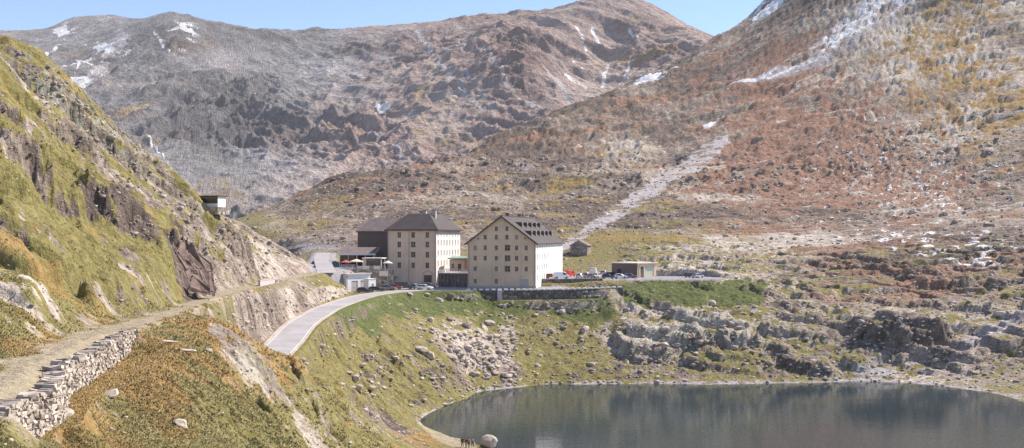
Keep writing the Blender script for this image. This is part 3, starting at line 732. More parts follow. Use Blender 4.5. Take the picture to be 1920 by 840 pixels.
M = {
 'plaster': plain('ochre_and_shaded_plaster', (.70, .53, .38), .9, .14, .35, .15, stain=.55),
 'plaster_pale': plain('pale_plaster', (.69, .54, .42), .9, .14, .35, .15, stain=.55),
 'white_and_sunlit_wall': plain('white_and_sunlit_plaster', (.78, .76, .74), .9, .06, .6, stain=.25),
 'dark_wall': plain('grey_and_shaded_render', (.15, .115, .115), .9, .15, .5, .2),
 'slate': roof_mat('slate_roof', (.072, .060, .060)),
 'slate_pale': roof_mat('pale_slate', (.19, .155, .15)),
 'glass': plain('window_glass', (.055, .045, .045), .15, .2, .4, 0, 0, .5),
 'frame': plain('painted_frame', (.50, .43, .37), .6, .08),
 'shutter': plain('brown_wood', (.10, .065, .05), .7, .2, 3),
 'eave': plain('dark_timber', (.075, .05, .05), .8, .2, 2),
 'concrete': plain('pale_concrete', (.46, .42, .39), .9, .15, 1.2, .2),
 'concrete_pink': plain('lavender_concrete', (.50, .44, .46), .9, .1, 1.2, .2),
 'stone': stone_mat('grey_masonry', (.08, .066, .068), (.17, .145, .14), (.30, .265, .25), 1.1),
 'stone_pale': stone_mat('pale_masonry', (.17, .14, .12), (.32, .27, .235), (.5, .45, .40), 1.4),
 'dry_stone': plain('dry_stone', (.40, .345, .295), .95, .38, 1.3, .5, island=.9),
 'boulder': plain('boulder_stone', (.38, .325, .28), .95, .36, .9, .6, island=.7),
 'asphalt': plain('pale_asphalt', (.36, .345, .36), .9, .2, .45),
 'kerb': plain('kerb_concrete', (.44, .385, .33), .9, .25, 1.1),
 'line': plain('road_paint', (.75, .74, .74), .8, .06, 1),
 'white': plain('white_paint', (.80, .78, .78), .5, .05),
 'offwhite': plain('cream_paint', (.72, .62, .50), .7, .08),
 'green_metal': plain('green_sheet_metal', (.22, .32, .27), .6, .1),
 'teal': plain('turquoise_sheet', (.20, .62, .50), .6, .08),
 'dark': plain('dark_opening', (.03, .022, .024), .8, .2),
 'metal': plain('grey_steel', (.30, .28, .29), .45, .1, 2, 0, .6),
 'canvas': plain('cream_canvas', (.74, .60, .45), .9, .06),
 'red_canvas': plain('red_canvas', (.52, .13, .10), .9, .1),
 'tyre': plain('black_rubber', (.02, .02, .02), .85, .2),
 'car_glass': plain('car_glass', (.03, .035, .04), .08, .1, 1, 0, 0, .6),
 'lamp_glass': plain('headlamp_lens', (.7, .7, .7), .15, .05, 1, 0, 0, .6),
 'wood': plain('grey_timber', (.30, .23, .17), .85, .25, 2.5, .3),
 'pebble': plain('lake_stone', (.46, .41, .37), .9, .25, 2),
 'foliage': plain('shrub_leaves', (.09, .10, .035), .8, .4, 2),
 'skin': plain('skin', (.50, .32, .24), .6, .05),
}
def window_glass():
    T = NT('window_pane'); r = T.n('ShaderNodeObjectInfo').outputs['Random']
    T.color(T.ramp(r, [(.0, (.022, .018, .018)), (.55, (.055, .046, .045)), (.72, (.10, .085, .08)), (.95, (.27, .24, .21))]))
    T.bsdf.inputs['Roughness'].default_value = .12; T.bsdf.inputs['Specular IOR Level'].default_value = .5
    return T.mat
M['glass'] = window_glass()
def paint(name, c): return plain(name, c, .28, .04, .8, 0, .15, .6)
for nm_, c_ in {'car_red': (.62, .05, .03), 'car_silver': (.52, .52, .55), 'car_dark': (.05, .04, .05), 'car_white': (.78, .76, .77), 'car_purple': (.12, .09, .16), 'car_grey': (.24, .23, .25), 'car_maroon': (.40, .10, .07)}.items():
    M[nm_] = paint(nm_.replace('car_', '') + '_car_paint', c_)

# ------------------------------------------------------------------ mesh builder
class MB:
    def __init__(self): self.v = []; self.f = []
    def poly(self, pts):
        b = len(self.v); self.v += [tuple(p) for p in pts]; self.f.append(tuple(range(b, b + len(pts))))
    def box(self, x0, x1, y0, y1, z0, z1):
        b = len(self.v)
        self.v += [(x0,y0,z0),(x1,y0,z0),(x1,y1,z0),(x0,y1,z0),(x0,y0,z1),(x1,y0,z1),(x1,y1,z1),(x0,y1,z1)]
        self.f += [tuple(b + i for i in q) for q in ((0,3,2,1),(4,5,6,7),(0,1,5,4),(1,2,6,5),(2,3,7,6),(3,0,4,7))]
        return self
    def prism(self, prof, axis, a, b):
        """closed profile extruded along an axis: prof in (x,z) for axis y, (y,z) for axis x, (x,y) for axis z"""
        def mk(p, t):
            return {'y': (p[0], t, p[1]), 'x': (t, p[0], p[1]), 'z': (p[0], p[1], t)}[axis]
        n = len(prof); s = len(self.v)
        self.v += [mk(p, a) for p in prof] + [mk(p, b) for p in prof]
        self.f.append(tuple(range(s + n - 1, s - 1, -1))); self.f.append(tuple(range(s + n, s + 2 * n)))
        for i in range(n):
            j = (i + 1) % n; self.f.append((s + i, s + j, s + n + j, s + n + i))
        return self
    def tube(self, p, q, r, n=8, r2=None):
        p = Vector(p); q = Vector(q); d = (q - p).normalized(); r2 = r if r2 is None else r2
        a = d.orthogonal().normalized(); b = d.cross(a); s = len(self.v)
        for c, rad in ((p, r), (q, r2)):
            for i in range(n):
                t = 2 * math.pi * i / n; self.v.append(tuple(c + a * rad * math.cos(t) + b * rad * math.sin(t)))
        self.f.append(tuple(range(s + n - 1, s - 1, -1))); self.f.append(tuple(range(s + n, s + 2 * n)))
        for i in range(n):
            j = (i + 1) % n; self.f.append((s + i, s + j, s + n + j, s + n + i))
        return self
    def slab(self, quad, t):
        """a sloped sheet with thickness t (downwards)"""
        s = len(self.v); q = [Vector(p) for p in quad]
        self.v += [tuple(p) for p in q] + [(p.x, p.y, p.z - t) for p in q]; n = len(q)
        self.f.append(tuple(range(s, s + n))); self.f.append(tuple(range(s + 2 * n - 1, s + n - 1, -1)))
        for i in range(n):
            j = (i + 1) % n; self.f.append((s + j, s + i, s + n + i, s + n + j))
        return self
    def build(self, name, mat, parent=None, smooth=False, bevel=0.0):
        me = bpy.data.meshes.new(name); me.from_pydata(self.v, [], self.f)
        bm = bmesh.new(); bm.from_mesh(me); bmesh.ops.remove_doubles(bm, verts=bm.verts, dist=1e-5); bmesh.ops.recalc_face_normals(bm, faces=bm.faces)
        if bevel: bmesh.ops.bevel(bm, geom=bm.edges[:], offset=bevel, segments=1, affect='EDGES', clamp_overlap=True)
        if smooth:
            for f in bm.faces: f.smooth = True
        bm.to_mesh(me); bm.free()
        if mat is not None: me.materials.append(mat)
        o = bpy.data.objects.new(name, me); COL.objects.link(o)
        if parent is not None: o.parent = parent
        return o

def tag(o, label=None, cat=None, group=None, kind=None):
    if label: o['label'] = label
    if cat: o['category'] = cat
    if group: o['group'] = group
    if kind: o['kind'] = kind
    return o
def empty(name, loc, rz=0., label=None, cat=None, group=None):
    o = bpy.data.objects.new(name, None); COL.objects.link(o); o.location = loc; o.rotation_euler = (0, 0, rz); o.empty_display_size = .3
    return tag(o, label, cat, group)
def copy_tree(o, parent=None):
    c = o.copy(); COL.objects.link(c)
    if parent is not None: c.parent = parent
    for ch in [x for x in bpy.data.objects if x.parent == o]: copy_tree(ch, c)
    return c

# ------------------------------------------------------------------ walls with real window openings
def clip(poly, a, b, c):
    """keep the part of a 2D polygon where a*x + b*z <= c"""
    out = []
    for i in range(len(poly)):
        p, q = poly[i], poly[(i + 1) % len(poly)]
        dp, dq = a * p[0] + b * p[1] - c, a * q[0] + b * q[1] - c
        if dp <= 0: out.append(p)
        if dp * dq < 0:
            t = dp / (dp - dq); out.append((p[0] + t * (q[0] - p[0]), p[1] + t * (q[1] - p[1])))
    return out

def facade(mb, O, ux, n, w, h, holes, clips=(), depth=.28):
    """wall face from origin O along unit vector ux (2D plan), outward normal n, with rectangular holes (x0, x1, z0, z1)"""
    xs = sorted({0, w, *[q for hh in holes for q in hh[:2]]}); zs = sorted({0, h, *[q for hh in holes for q in hh[2:]]})
    def pt(x, z, d=0.): return (O[0] + ux[0] * x - n[0] * d, O[1] + ux[1] * x - n[1] * d, O[2] + z)
    for xa, xb in zip(xs[:-1], xs[1:]):
        for za, zb in zip(zs[:-1], zs[1:]):
            cx, cz = (xa + xb) / 2, (za + zb) / 2
            if any(q[0] < cx < q[1] and q[2] < cz < q[3] for q in holes): continue
            p = [(xa, za), (xb, za), (xb, zb), (xa, zb)]
            for c in clips: p = clip(p, *c) if len(p) > 2 else p
            if len(p) > 2: mb.poly([pt(*q) for q in p])
    for x0, x1, z0, z1 in holes:
        for (a, b) in (((x0, z0), (x1, z0)), ((x1, z0), (x1, z1)), ((x1, z1), (x0, z1)), ((x0, z1), (x0, z0))):
            mb.poly([pt(*a), pt(*b), pt(*b, depth), pt(*a, depth)])

_wcache = {}
def window(parent, O, ux, n, x, z, w, h, depth=.22, bars=(1, 1), frame_mat='frame', label=None, sill=True):
    """window part (frame + sill) with its pane as a sub-part, set into an opening"""
    ang_ = math.atan2(ux[1], ux[0]); key = (round(w, 3), round(h, 3), bars, frame_mat, sill)
    if key not in _wcache:
        f = MB(); t = .09
        f.box(0, t, 0, .07, 0, h).box(w - t, w, 0, .07, 0, h).box(t, w - t, 0, .07, 0, t).box(t, w - t, 0, .07, h - t, h)
        for i in range(bars[0]): f.box(w * (i + 1) / (bars[0] + 1) - .03, w * (i + 1) / (bars[0] + 1) + .03, .005, .06, t, h - t)
        for i in range(bars[1]): f.box(t, w - t, .012, .055, h * (i + 1) / (bars[1] + 1) - .025, h * (i + 1) / (bars[1] + 1) + .025)
        if sill: f.box(-.12, w + .12, -depth - .12, -.002, -.10, -.003)
        fo = f.build('window', M[frame_mat], parent); po = MB().box(.05, w - .05, .03, .045, .05, h - .05).build('pane', M['glass'], fo)
        _wcache[key] = (fo, po)
    else:
        a, b = _wcache[key]; fo = a.copy(); COL.objects.link(fo); fo.parent = parent; po = b.copy(); COL.objects.link(po); po.parent = fo
        for o_ in (fo, po):
            if 'label' in o_: del o_['label']
    fo.location = (O[0] + ux[0] * x - n[0] * depth, O[1] + ux[1] * x - n[1] * depth, O[2] + z); fo.rotation_euler = (0, 0, ang_)
    if label: fo['label'] = label
    return fo

TH = R(12.4)
# ================================================================== right-hand gabled hospice house
def gabled_house():
    Wd, L, H, RH = 20.1, 45.0, 13.0, 7.5
    o = empty('hospice_house', W(877, 440, 318.3)[:2] + (21.72,), -TH, 'tall gabled hospice house with shaded ochre front, sunlit white side and steep dark roof above the lake wall', 'building')
    px = lambda u: (u - 877) / 128.0 * Wd
    pz = lambda v: (539 - v) / 6.52
    holes = []; wins = []
    def add(u, v, w, h, bars=(1, 1)):
        x, z = px(u) - w / 2, pz(v) - h / 2; holes.append((x, x + w, z, z + h)); wins.append((x, z, w, h, bars))
    for v, cols in ((428, (931, 951)), (444, (910, 931, 951, 969)), (464, (891, 910, 931, 969, 987)), (483.5, (891, 910, 931, 969, 987)), (503.5, (891, 931, 969, 987)), (527, (891, 931))):
        for u in cols: add(u, v, .95, 1.35)
    for v in (464, 483.5, 503.5): add(952, v, 1.65, 1.75, (1, 1))
    add(897, 447, .55, .55, (0, 0)); add(985, 446, .55, .55, (0, 0))
    m = MB(); O = (0, 0, 0); ux = (1, 0); n = (0, -1)
    mid = Wd / 2; k = RH / mid
    cl = [(-k, 1, H), (k, 1, H + 2 * RH)]
    dh = (px(983) - 1.3, px(983) + 1.3, 0, 2.5)
    facade(m, O, ux, n, Wd, H + RH, holes + [dh], cl)
    # sunlit side with rows of windows
    sh = []; sw = []
    for z in (2.0, 5.0, 8.1, 11.2):
        for i in range(12):
            y = 2.0 + i * 3.6; w, h = 1.05, 1.6 if z < 11 else 1.2
            sh.append((y, y + w, z, z + h)); sw.append((y, z, w, h))
    facade(m, (Wd, 0, 0), (0, 1), (1, 0), L, H, sh)
    m.poly([(0, 0, 0), (0, L, 0), (0, L, H), (0, 0, H)]); m.poly([(0, L, 0), (Wd, L, 0), (Wd, L, H), (mid, L, H + RH), (0, L, H)])
    wall = m.build('wall', M['plaster'], o)
    wall.data.materials.append(M['white_and_sunlit_wall'])  # side towards the sun made white: sunlight put into the wall colour
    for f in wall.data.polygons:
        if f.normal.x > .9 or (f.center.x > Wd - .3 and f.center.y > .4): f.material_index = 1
    for x, z, w, h, b in wins: window(o, O, ux, n, x, z, w, h, .22, b)
    for y, z, w, h in sw: window(o, (Wd, 0, 0), (0, 1), (1, 0), y, z, w, h, .16, (1, 1), 'white')
    d = MB().box(dh[0] + .003, dh[1] - .003, .2, .27, 0, 2.48).build('door', M['concrete_pink'], o); MB().box(dh[1] - .35, dh[1] - .25, .13, .2, 1.0, 1.15).build('handle', M['metal'], d)
    # roof in two slopes with overhang, then dormers
    e = .7; rf = MB(); zt = H + RH + .25
    for s in (-1, 1):
        xe = mid + s * (mid + e)
        rf.slab([(mid, -e, zt), (mid, L + e, zt), (xe, L + e, zt - k * (mid + e)), (xe, -e, zt - k * (mid + e))], .3)
    roof = rf.build('roof', M['slate'], o)
    for s in (-1, 1):
        xe = mid + s * (mid + e)
        MB().slab([(mid, -e - .06, zt - .1), (mid, -e - .002, zt - .1), (xe, -e - .002, zt - k * (mid + e) - .1), (xe, -e - .06, zt - k * (mid + e) - .1)], .38).build('barge_board', M['eave'], roof)
    MB().box(mid - .18, mid + .18, -e, L + e, zt - .05, zt + .12).build('ridge_cap', M['eave'], roof)
    for row, (t, ys) in enumerate(((.36, (8, 15, 22, 29, 36)), (.70, (5, 11.5, 18, 24.5, 31, 37.5)))):
        for y in ys:
            x = mid + t * mid; z = zt - k * t * mid
            dm = MB(); dm.prism([(x - 1.4, z + .95), (x + .9, z + .9), (x + .9, z - .9), (x - 1.9, z + .9)], 'y', y - .8, y + .8)
            do = dm.build('dormer', M['slate'], roof); MB().box(x + .903, x + .95, y - .72, y + .72, z - .45, z + .82).build('frame', M['concrete_pink'], do)
            MB().box(x + .953, x + .97, y - .5, y + .5, z - .3, z + .7).build('pane', M['glass'], do)
    for y in (14, 31): 
        c = MB().box(mid - 2.0, mid - .9, y, y + 1.2, zt - 2.2, zt + 1.1).build('chimney', M['stone'], roof)
    # plinth, downpipes
    MB().box(-.12, Wd + .12, -.13, -.003, -.6, .55).build('plinth', M['concrete'], o)
    for x in (.35, Wd - .35): MB().tube((x, -.16, 0.6), (x, -.16, H - .3), .07).build('downpipe', M['metal'], o)
    return o
gabled_house()

# ================================================================== left-hand hipped hospice house with its wing
def hipped_house():
    Wd, L, H = 15.2, 27.4, 16.6
    o = empty('hospice_house', W(727, 440, 331.3)[:2] + (21.9,), -TH, 'pale hospice house with hipped slate roof and brilliant white sunlit side', 'building')
    px = lambda u: (u - 727) / 90.6 * Wd; pz = lambda v: (534 - v) / 6.25
    holes = []; wins = []
    for v in (440, 458, 477, 497):
        for u in (748.5, 774.5, 801):
            w, h = (1.5, 1.75) if u == 774.5 and v in (458, 477) else (1.15, 1.75)
            x, z = px(u) - w / 2, pz(v) - h / 2; holes.append((x, x + w, z, z + h)); wins.append((x, z, w, h))
    dh = (px(802) - 1.2, px(802) + 1.2, 0, 3.0)
    m = MB(); facade(m, (0, 0, 0), (1, 0), (0, -1), Wd, H, holes + [dh])
    sh = []
    for z in (2.6, 5.6, 8.7, 11.8, 14.6):
        for i in range(8):
            y = 1.6 + i * 3.25; h = 1.7 if z < 14 else 1.1; sh.append((y, y + 1.0, z, z + h))
    facade(m, (Wd, 0, 0), (0, 1), (1, 0), L, H, sh)
    m.poly([(0, 0, 0), (0, L, 0), (0, L, H), (0, 0, H)]); m.poly([(0, L, 0), (Wd, L, 0), (Wd, L, H), (0, L, H)])
    wall = m.build('wall', M['plaster_pale'], o); wall.data.materials.append(M['white_and_sunlit_wall'])  # front stays duller; white on the sunny side paints in the sunlight
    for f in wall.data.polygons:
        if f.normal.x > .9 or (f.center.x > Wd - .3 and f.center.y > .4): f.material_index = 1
    for x, z, w, h in wins: window(o, (0, 0, 0), (1, 0), (0, -1), x, z, w, h, .22, (1, 1))
    for y0, y1, z0, z1 in sh: window(o, (Wd, 0, 0), (0, 1), (1, 0), y0, z0, y1 - y0, z1 - z0, .16, (1, 1), 'white')
    d = MB().box(dh[0], dh[1], .2, .28, 0, 2.98).build('door', M['shutter'], o); MB().box(dh[0] + .3, dh[0] + .4, .14, .2, 1.1, 1.3).build('handle', M['metal'], d)
    ar = MB()
    for i in range(9):
        a0, a1 = math.pi * i / 9, math.pi * (i + 1) / 9; cx, cz = (dh[0] + dh[1]) / 2, 3.05
        ar.prism([(cx + r * math.cos(a), cz + r * .75 * math.sin(a)) for r, a in ((1.25, a0), (1.75, a0), (1.75, a1), (1.25, a1))], 'y', -.12, -.003)
    ar.box(dh[0] - .5, dh[0] - .05, -.12, -.003, 0, 3.05).box(dh[1] + .05, dh[1] + .5, -.12, -.003, 0, 3.05)
    ar.build('door_surround', M['concrete'], o)
    # hipped roof
    e = .8; z0, z1 = H, H + 4.9; rx = Wd / 2
    A = [(-e, -e, z0), (Wd + e, -e, z0), (Wd + e, L + e, z0), (-e, L + e, z0)]; P0, P1 = (rx - 3.4, 7.0, z1), (rx + 3.4, 7.0, z1)
    P2, P3 = (rx + 3.4, L - 7, z1), (rx - 3.4, L - 7, z1)
    rf = MB(); rf.poly([A[0], A[1], P1, P0]); rf.poly([A[1], A[2], P2, P1]); rf.poly([A[2], A[3], P3, P2]); rf.poly([A[3], A[0], P0, P3]); rf.poly([P0, P1, P2, P3])
    rf.poly([A[3], A[2], A[1], A[0]]); roof = rf.build('roof', M['slate'], o)
    MB().box(-e - .05, Wd + e + .05, -e - .08, -e - .003, z0 - .32, z0 + .06).build('eave_board', M['eave'], roof); MB().box(Wd + e + .003, Wd + e + .08, -e, L + e, z0 - .32, z0 + .06).build('eave_board', M['eave'], roof)
    for (x, y) in ((rx + 3.6, 8.5), (rx - 2.4, 18)):
        c = MB().box(x, x + 1.3, y, y + 1.3, z1 - 1.5, z1 + 1.1).build('chimney', M['concrete'], roof); MB().box(x - .12, x + 1.42, y - .12, y + 1.42, z1 + 1.103, z1 + 1.25).build('cap', M['eave'], c)
    for x in (1.8, 8.3): MB().box(x + 3, x + 3.9, 2.4, 3.2, z0 + 1.4, z0 + 2.1).build('skylight', M['metal'], roof)
    MB().box(-.1, Wd + .1, -.12, -.003, -.6, .7).build('plinth', M['concrete'], o)
    for x in (.3, px(767), Wd - .3): MB().tube((x, -.18, .8), (x, -.18, H - .2), .07).build('downpipe', M['metal'], o)
    # shaded church wing on the left
    wy, wl2, wh = 15.0, 15.2, 16.4
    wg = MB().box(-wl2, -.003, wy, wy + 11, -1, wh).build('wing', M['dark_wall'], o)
    wr = MB()
    wr.slab([(-wl2 - .5, wy - .6, wh - .1), (-.0, wy - .6, wh - .1), (-.0, wy + 6, wh + 4.1), (-wl2 + 2.8, wy + 6, wh + 4.1)], .3)
    wr.slab([(-wl2 + 2.8, wy + 6, wh + 4.1), (0, wy + 6, wh + 4.1), (0, wy + 12, wh - .1), (-wl2 - .5, wy + 12, wh - .1)], .3)
    wr.slab([(-wl2 + 2.8, wy + 6, wh + 4.1), (-wl2 - .5, wy + 12, wh - .1), (-wl2 - .5, wy - .6, wh - .1)], .3)
    wr.build('wing_roof', M['slate_pale'], wg)  # paler than the house roof: the lit slope is put into the colour
    vl = MB(); vl.slab([(-2.6, wy - .62, wh - .05), (.3, wy - 6, z0 + .4), (1.6, 8, z1 - .4), (-1.2, wy + 4, wh + 3.6)], .25); vl.build('valley_roof', M['slate_pale'], wg)
    MB().box(-.5, -.15, wy - .7, wy - .35, 8, wh).build('drainpipe', M['metal'], wg)
    for x in (-12.5, -9, -5.5): window(wg, (0, wy, 0), (1, 0), (0, -1), x, 9.6, .8, 1.6, -.09, (0, 1), 'shutter', None, False)
    return o
hipped_house()
def frame_of(u, D, z, rz=0.):
    return W(u, 440, D)[:2] + (z,), rz
# ================================================================== lean-to shed, terrace things
def shed():
    loc, _ = frame_of(637, 338, 27.0)
    o = empty('open_shed', loc, 0, 'long open fronted shed with lean-to roof under the dark wing', 'shed')
    L, Dp, H = 10.6, 5.0, 4.2
    MB().slab([(-.4, -.5, H - .1), (L + .4, -.5, H - .1), (L + 1.2, Dp, H + 1.9), (-.2, Dp, H + 1.9)], .2).build('roof', M['slate_pale'], o)
    MB().box(-.45, L + .45, -.6, -.503, H - .5, H - .02).build('fascia', M['white'], o)
    MB().box(0, L, Dp - .25, Dp, 0, H + 1.6).box(0, .2, 1, Dp - .253, 0, H).box(L - .2, L, 1, Dp - .253, 0, H).build('wall', M['dark'], o)  # near-black walls: dimness under the roof painted into the colour
    for i in range(5):
        MB().box(i * L / 4 - .12, i * L / 4 + .12, -.3, -.06, 0, H - .5).build('post', M['white'] if i in (0, 2, 4) else M['frame'], o)
    MB().box(.3, L * .45, 0, .12, 2.1, H - .7).build('glazed_screen', M['glass'], o)
    MB().box(.3, L * .45, 0, .12, 0, .9).build('low_panel', M['concrete_pink'], o)
shed()

def pergola():
    loc, _ = frame_of(681, 322, 27.0)
    o = empty('glazed_kiosk', loc, -TH, 'flat roofed kiosk with white frame and purple glass beside the parasol', 'kiosk')
    w, d, h = 5.6, 3.4, 3.0
    MB().box(-.3, w + .3, -.3, d + .3, h, h + .25).build('roof', M['white'], o)
    for x in (0, w - .2):
        for y in (0, d - .2): MB().box(x, x + .2, y, y + .2, 0, h).build('post', M['white'], o)
    MB().box(-.35, .9, .22, .4, 0, h - .05).build('cream_panel', M['offwhite'], o)
    MB().box(.92, w - .22, .08, .13, .9, h - .15).build('glazing', M['car_glass'], o); MB().box(.92, w - .22, .05, .16, 0, .88).build('counter_front', M['concrete_pink'], o)
    MB().box(.2, w - .2, d - .15, d - .05, 0, h).build('back_wall', M['dark_wall'], o)
pergola()

def parasol(u, D, z, mat, label, r=1.9, h=2.5):
    loc, _ = frame_of(u, D, z)
    o = empty('parasol', loc, .3, label, 'parasol', 'parasols on the terrace')
    MB().tube((0, 0, 0), (0, 0, h + .45), .035).build('pole', M['metal'], o); MB().tube((0, 0, 0), (0, 0, .12), .35, 12).build('base', M['concrete'], o)
    c = MB(); n = 8
    ring = [(r * math.cos(2 * math.pi * i / n), r * math.sin(2 * math.pi * i / n), h - .25) for i in range(n)]
    for i in range(n):
        a, b = ring[i], ring[(i + 1) % n]
        c.poly([a, b, (0, 0, h + .42)]); c.poly([(0, 0, h + .36), (b[0], b[1], b[2] - .001), (a[0], a[1], a[2] - .001)]); c.poly([(a[0], a[1], a[2] - .2), (b[0], b[1], b[2] - .2), b, a])
    c.build('canopy', mat, o)
parasol(668, 316, 27.0, M['canvas'], 'cream parasol open over the terrace between red awning and kiosk', 2.0, 2.6)
parasol(648, 318, 27.0, M['red_canvas'], 'red parasol at the left end of the terrace', 1.5, 2.3)
parasol(727, 314, 27.0, M['offwhite'], 'beige parasol half hidden beside the corner of the hipped house', 1.4, 2.2)

def table(u, D, label):
    loc, _ = frame_of(u, D, 27.0)
    o = empty('terrace_table', loc, .2, label, 'table', 'tables on the terrace')
    MB().box(-.8, .8, -.4, .4, .70, .76).build('tabletop', M['wood'], o)
    for s in (-.6, .6):
        MB().box(s - .05, s + .05, -.3, .3, 0, .7).build('leg', M['wood'], o)
    for s in (-.75, .75): MB().box(-.8, .8, s - .14, s + .14, .40, .45).build('bench_seat', M['wood'], o)
for u_, D_ in ((656, 314), (664, 319), (676, 314)):
    table(u_, D_, 'small wooden terrace table with bench seats behind the parapet')

def garage():
    loc, _ = frame_of(649, 297.5, 21.5)
    o = empty('garage', loc, R(50), 'low flat roofed white garage set into the terrace wall beside the road', 'garage')
    w, d, h = 8.8, 3.0, 4.6
    m = MB(); hs = [(1.9, 4.2, .0, 2.9), (5.2, 7.9, .0, 2.9)]
    facade(m, (0, 0, 0), (1, 0), (0, -1), w, h, hs, (), .2)
    m.poly([(0, 0, 0), (0, d, 0), (0, d, h), (0, 0, h)]); m.poly([(w, 0, 0), (w, d, 0), (w, d, h), (w, 0, h)]); m.poly([(0, d, 0), (w, d, 0), (w, d, h), (0, d, h)])
    m.build('wall', M['white'], o)
    MB().box(-.3, w + .25, -.45, d + .2, h + .003, h + .3).build('roof', M['concrete'], o)
    for x0, x1, z0, z1 in hs:
        g_ = MB().box(x0, x1, .12, .18, z0, z1).build('garage_door', M['concrete_pink'], o); MB().box((x0 + x1) / 2 - .15, (x0 + x1) / 2 + .15, .07, .12, 1.0, 1.1).build('handle', M['metal'], g_)
    MB().box(-.02, .5, -.1, -.003, .0, 4.4).build('corner_pier', M['concrete'], o)
garage()
def cabinbox():
    loc, _ = frame_of(691, 298.5, 21.4)
    o = empty('utility_kiosk', loc, R(50), 'small white kiosk with grey door at the right end of the garage', 'kiosk')
    m = MB(); facade(m, (0, 0, 0), (1, 0), (0, -1), 2.7, 3.5, [(1.1, 1.9, 0, 2.2)], (), .15)
    m.poly([(0, 0, 0), (0, 2, 0), (0, 2, 3.5), (0, 0, 3.5)]); m.poly([(2.7, 0, 0), (2.7, 2, 0), (2.7, 2, 3.5), (2.7, 0, 3.5)]); m.poly([(0, 2, 0), (2.7, 2, 0), (2.7, 2, 3.5), (0, 2, 3.5)])
    m.build('wall', M['white'], o); MB().box(-.12, 2.82, -.12, 2.1, 3.503, 3.62).build('roof', M['white'], o)
    d_ = MB().box(1.1, 1.9, .08, .13, 0, 2.2).build('door', M['metal'], o); MB().box(1.75, 1.82, .03, .08, 1.0, 1.12).build('handle', M['dark'], d_)
cabinbox()

# ================================================================== walls
def ribbon_wall(name, pts, h0, th, mat, label, cat='wall', cap=None, down=1.2, jitter=0.):
    """upright wall following world points (x, y, ztop); foot 'down' below ztop - h0"""
    m = MB(); n = len(pts); P3 = [Vector(p) for p in pts]; off = []
    for i in range(n):
        d = (P3[min(i + 1, n - 1)] - P3[max(i - 1, 0)]); d.z = 0; d.normalize(); off.append(Vector((d.y, -d.x, 0)) * th / 2)
    for i in range(n - 1):
        for s in (1, -1):
            a, b = P3[i] + off[i] * s, P3[i + 1] + off[i + 1] * s
            m.poly([(a.x, a.y, a.z - h0 - down), (b.x, b.y, b.z - h0 - down), (b.x, b.y, b.z), (a.x, a.y, a.z)])
        a, b, c, d = P3[i] + off[i], P3[i + 1] + off[i + 1], P3[i + 1] - off[i + 1], P3[i] - off[i]
        m.poly([tuple(a), tuple(b), tuple(c), tuple(d)])
    for i in (0, n - 1):
        a, b = P3[i] + off[i], P3[i] - off[i]
        m.poly([(a.x, a.y, a.z - h0 - down), (b.x, b.y, b.z - h0 - down), tuple(b), tuple(a)])
    o = tag(m.build(name, mat), label, cat)
    if cap:
        q = MB()
        for i in range(n - 1):
            a, b = P3[i], P3[i + 1]; oa, ob = off[i] * 1.25, off[i + 1] * 1.25
            q.slab([tuple(a + oa + Vector((0,0,.18))), tuple(b + ob + Vector((0,0,.18))), tuple(b - ob + Vector((0,0,.18))), tuple(a - oa + Vector((0,0,.18)))], .177)
        q.build('coping', cap, o)
    return o
lw = smooth_line([W(874,546,306.5)[:2] + (21.45,), W(940,546,307)[:2] + (21.4,), W(1010,546,308.5)[:2] + (21.4,), W(1080,545,310)[:2] + (21.55,), W(1130,543,311.5)[:2] + (21.7,), W(1168,541,313)[:2] + (21.9,)], 4)
ribbon_wall('retaining_wall', lw, 2.6, .7, M['stone'], 'long grey stone retaining wall under the gabled house with white guard stones', 'wall')
MB_ = MB(); c = W(937, 550, 305.6); MB_.prism([(c[1] - .7, 17.5), (c[1] + .9, 17.5), (c[1] + .9, 21.5), (c[1] + .1, 21.5)], 'x', c[0] - .65, c[0] + .65)
tag(MB_.build('buttress', M['concrete_pink'], None), 'pale buttress standing against the lake side of the retaining wall', 'buttress')
# guard stones along the wall top
gs = []
tot = 0.; acc = [0.]
for a, b in zip(lw[:-1], lw[1:]): tot += (Vector(b) - Vector(a)).length; acc.append(tot)
proto = MB().box(-.55, .55, -.24, .24, 0, .5).build('guard_stone', M['white'], None, False, .09)
nst = 26
for i in range(nst):
    s = (i + .4) / nst * tot; k = max(j for j in range(len(acc) - 1) if acc[j] <= s); t = (s - acc[k]) / (acc[k + 1] - acc[k])
    p = Vector(lw[k]).lerp(Vector(lw[k + 1]), t)
    o = proto if i == 0 else proto.copy()
    if i: COL.objects.link(o)
    d = Vector(lw[k + 1]) - Vector(lw[k]); o.location = (p.x, p.y, p.z - .01); o.rotation_euler = (0, 0, math.atan2(d.y, d.x))
    tag(o, 'whitewashed block in the row of guard stones on the retaining wall', 'guard stone', 'guard stones on the retaining wall')
ribbon_wall('car_park_wall', smooth_line([W(1004,525,322.5)[:2] + (23.9,), W(1060,525,324)[:2] + (23.9,), W(1130,524,325)[:2] + (24.0,)], 3), 2.4, .5, M['stone'], 'dark low wall holding up the car park beside the gabled house', 'wall', M['concrete'])
ribbon_wall('terrace_wall', [W(620,505,305)[:2] + (27.1,), W(640,505,306)[:2] + (27.1,), W(690,505,307.5)[:2] + (27.1,), W(738,505,310)[:2] + (27.1,)], 5.6, .6, M['stone_pale'], 'pale masonry wall holding up the cafe terrace behind the garage', 'wall')
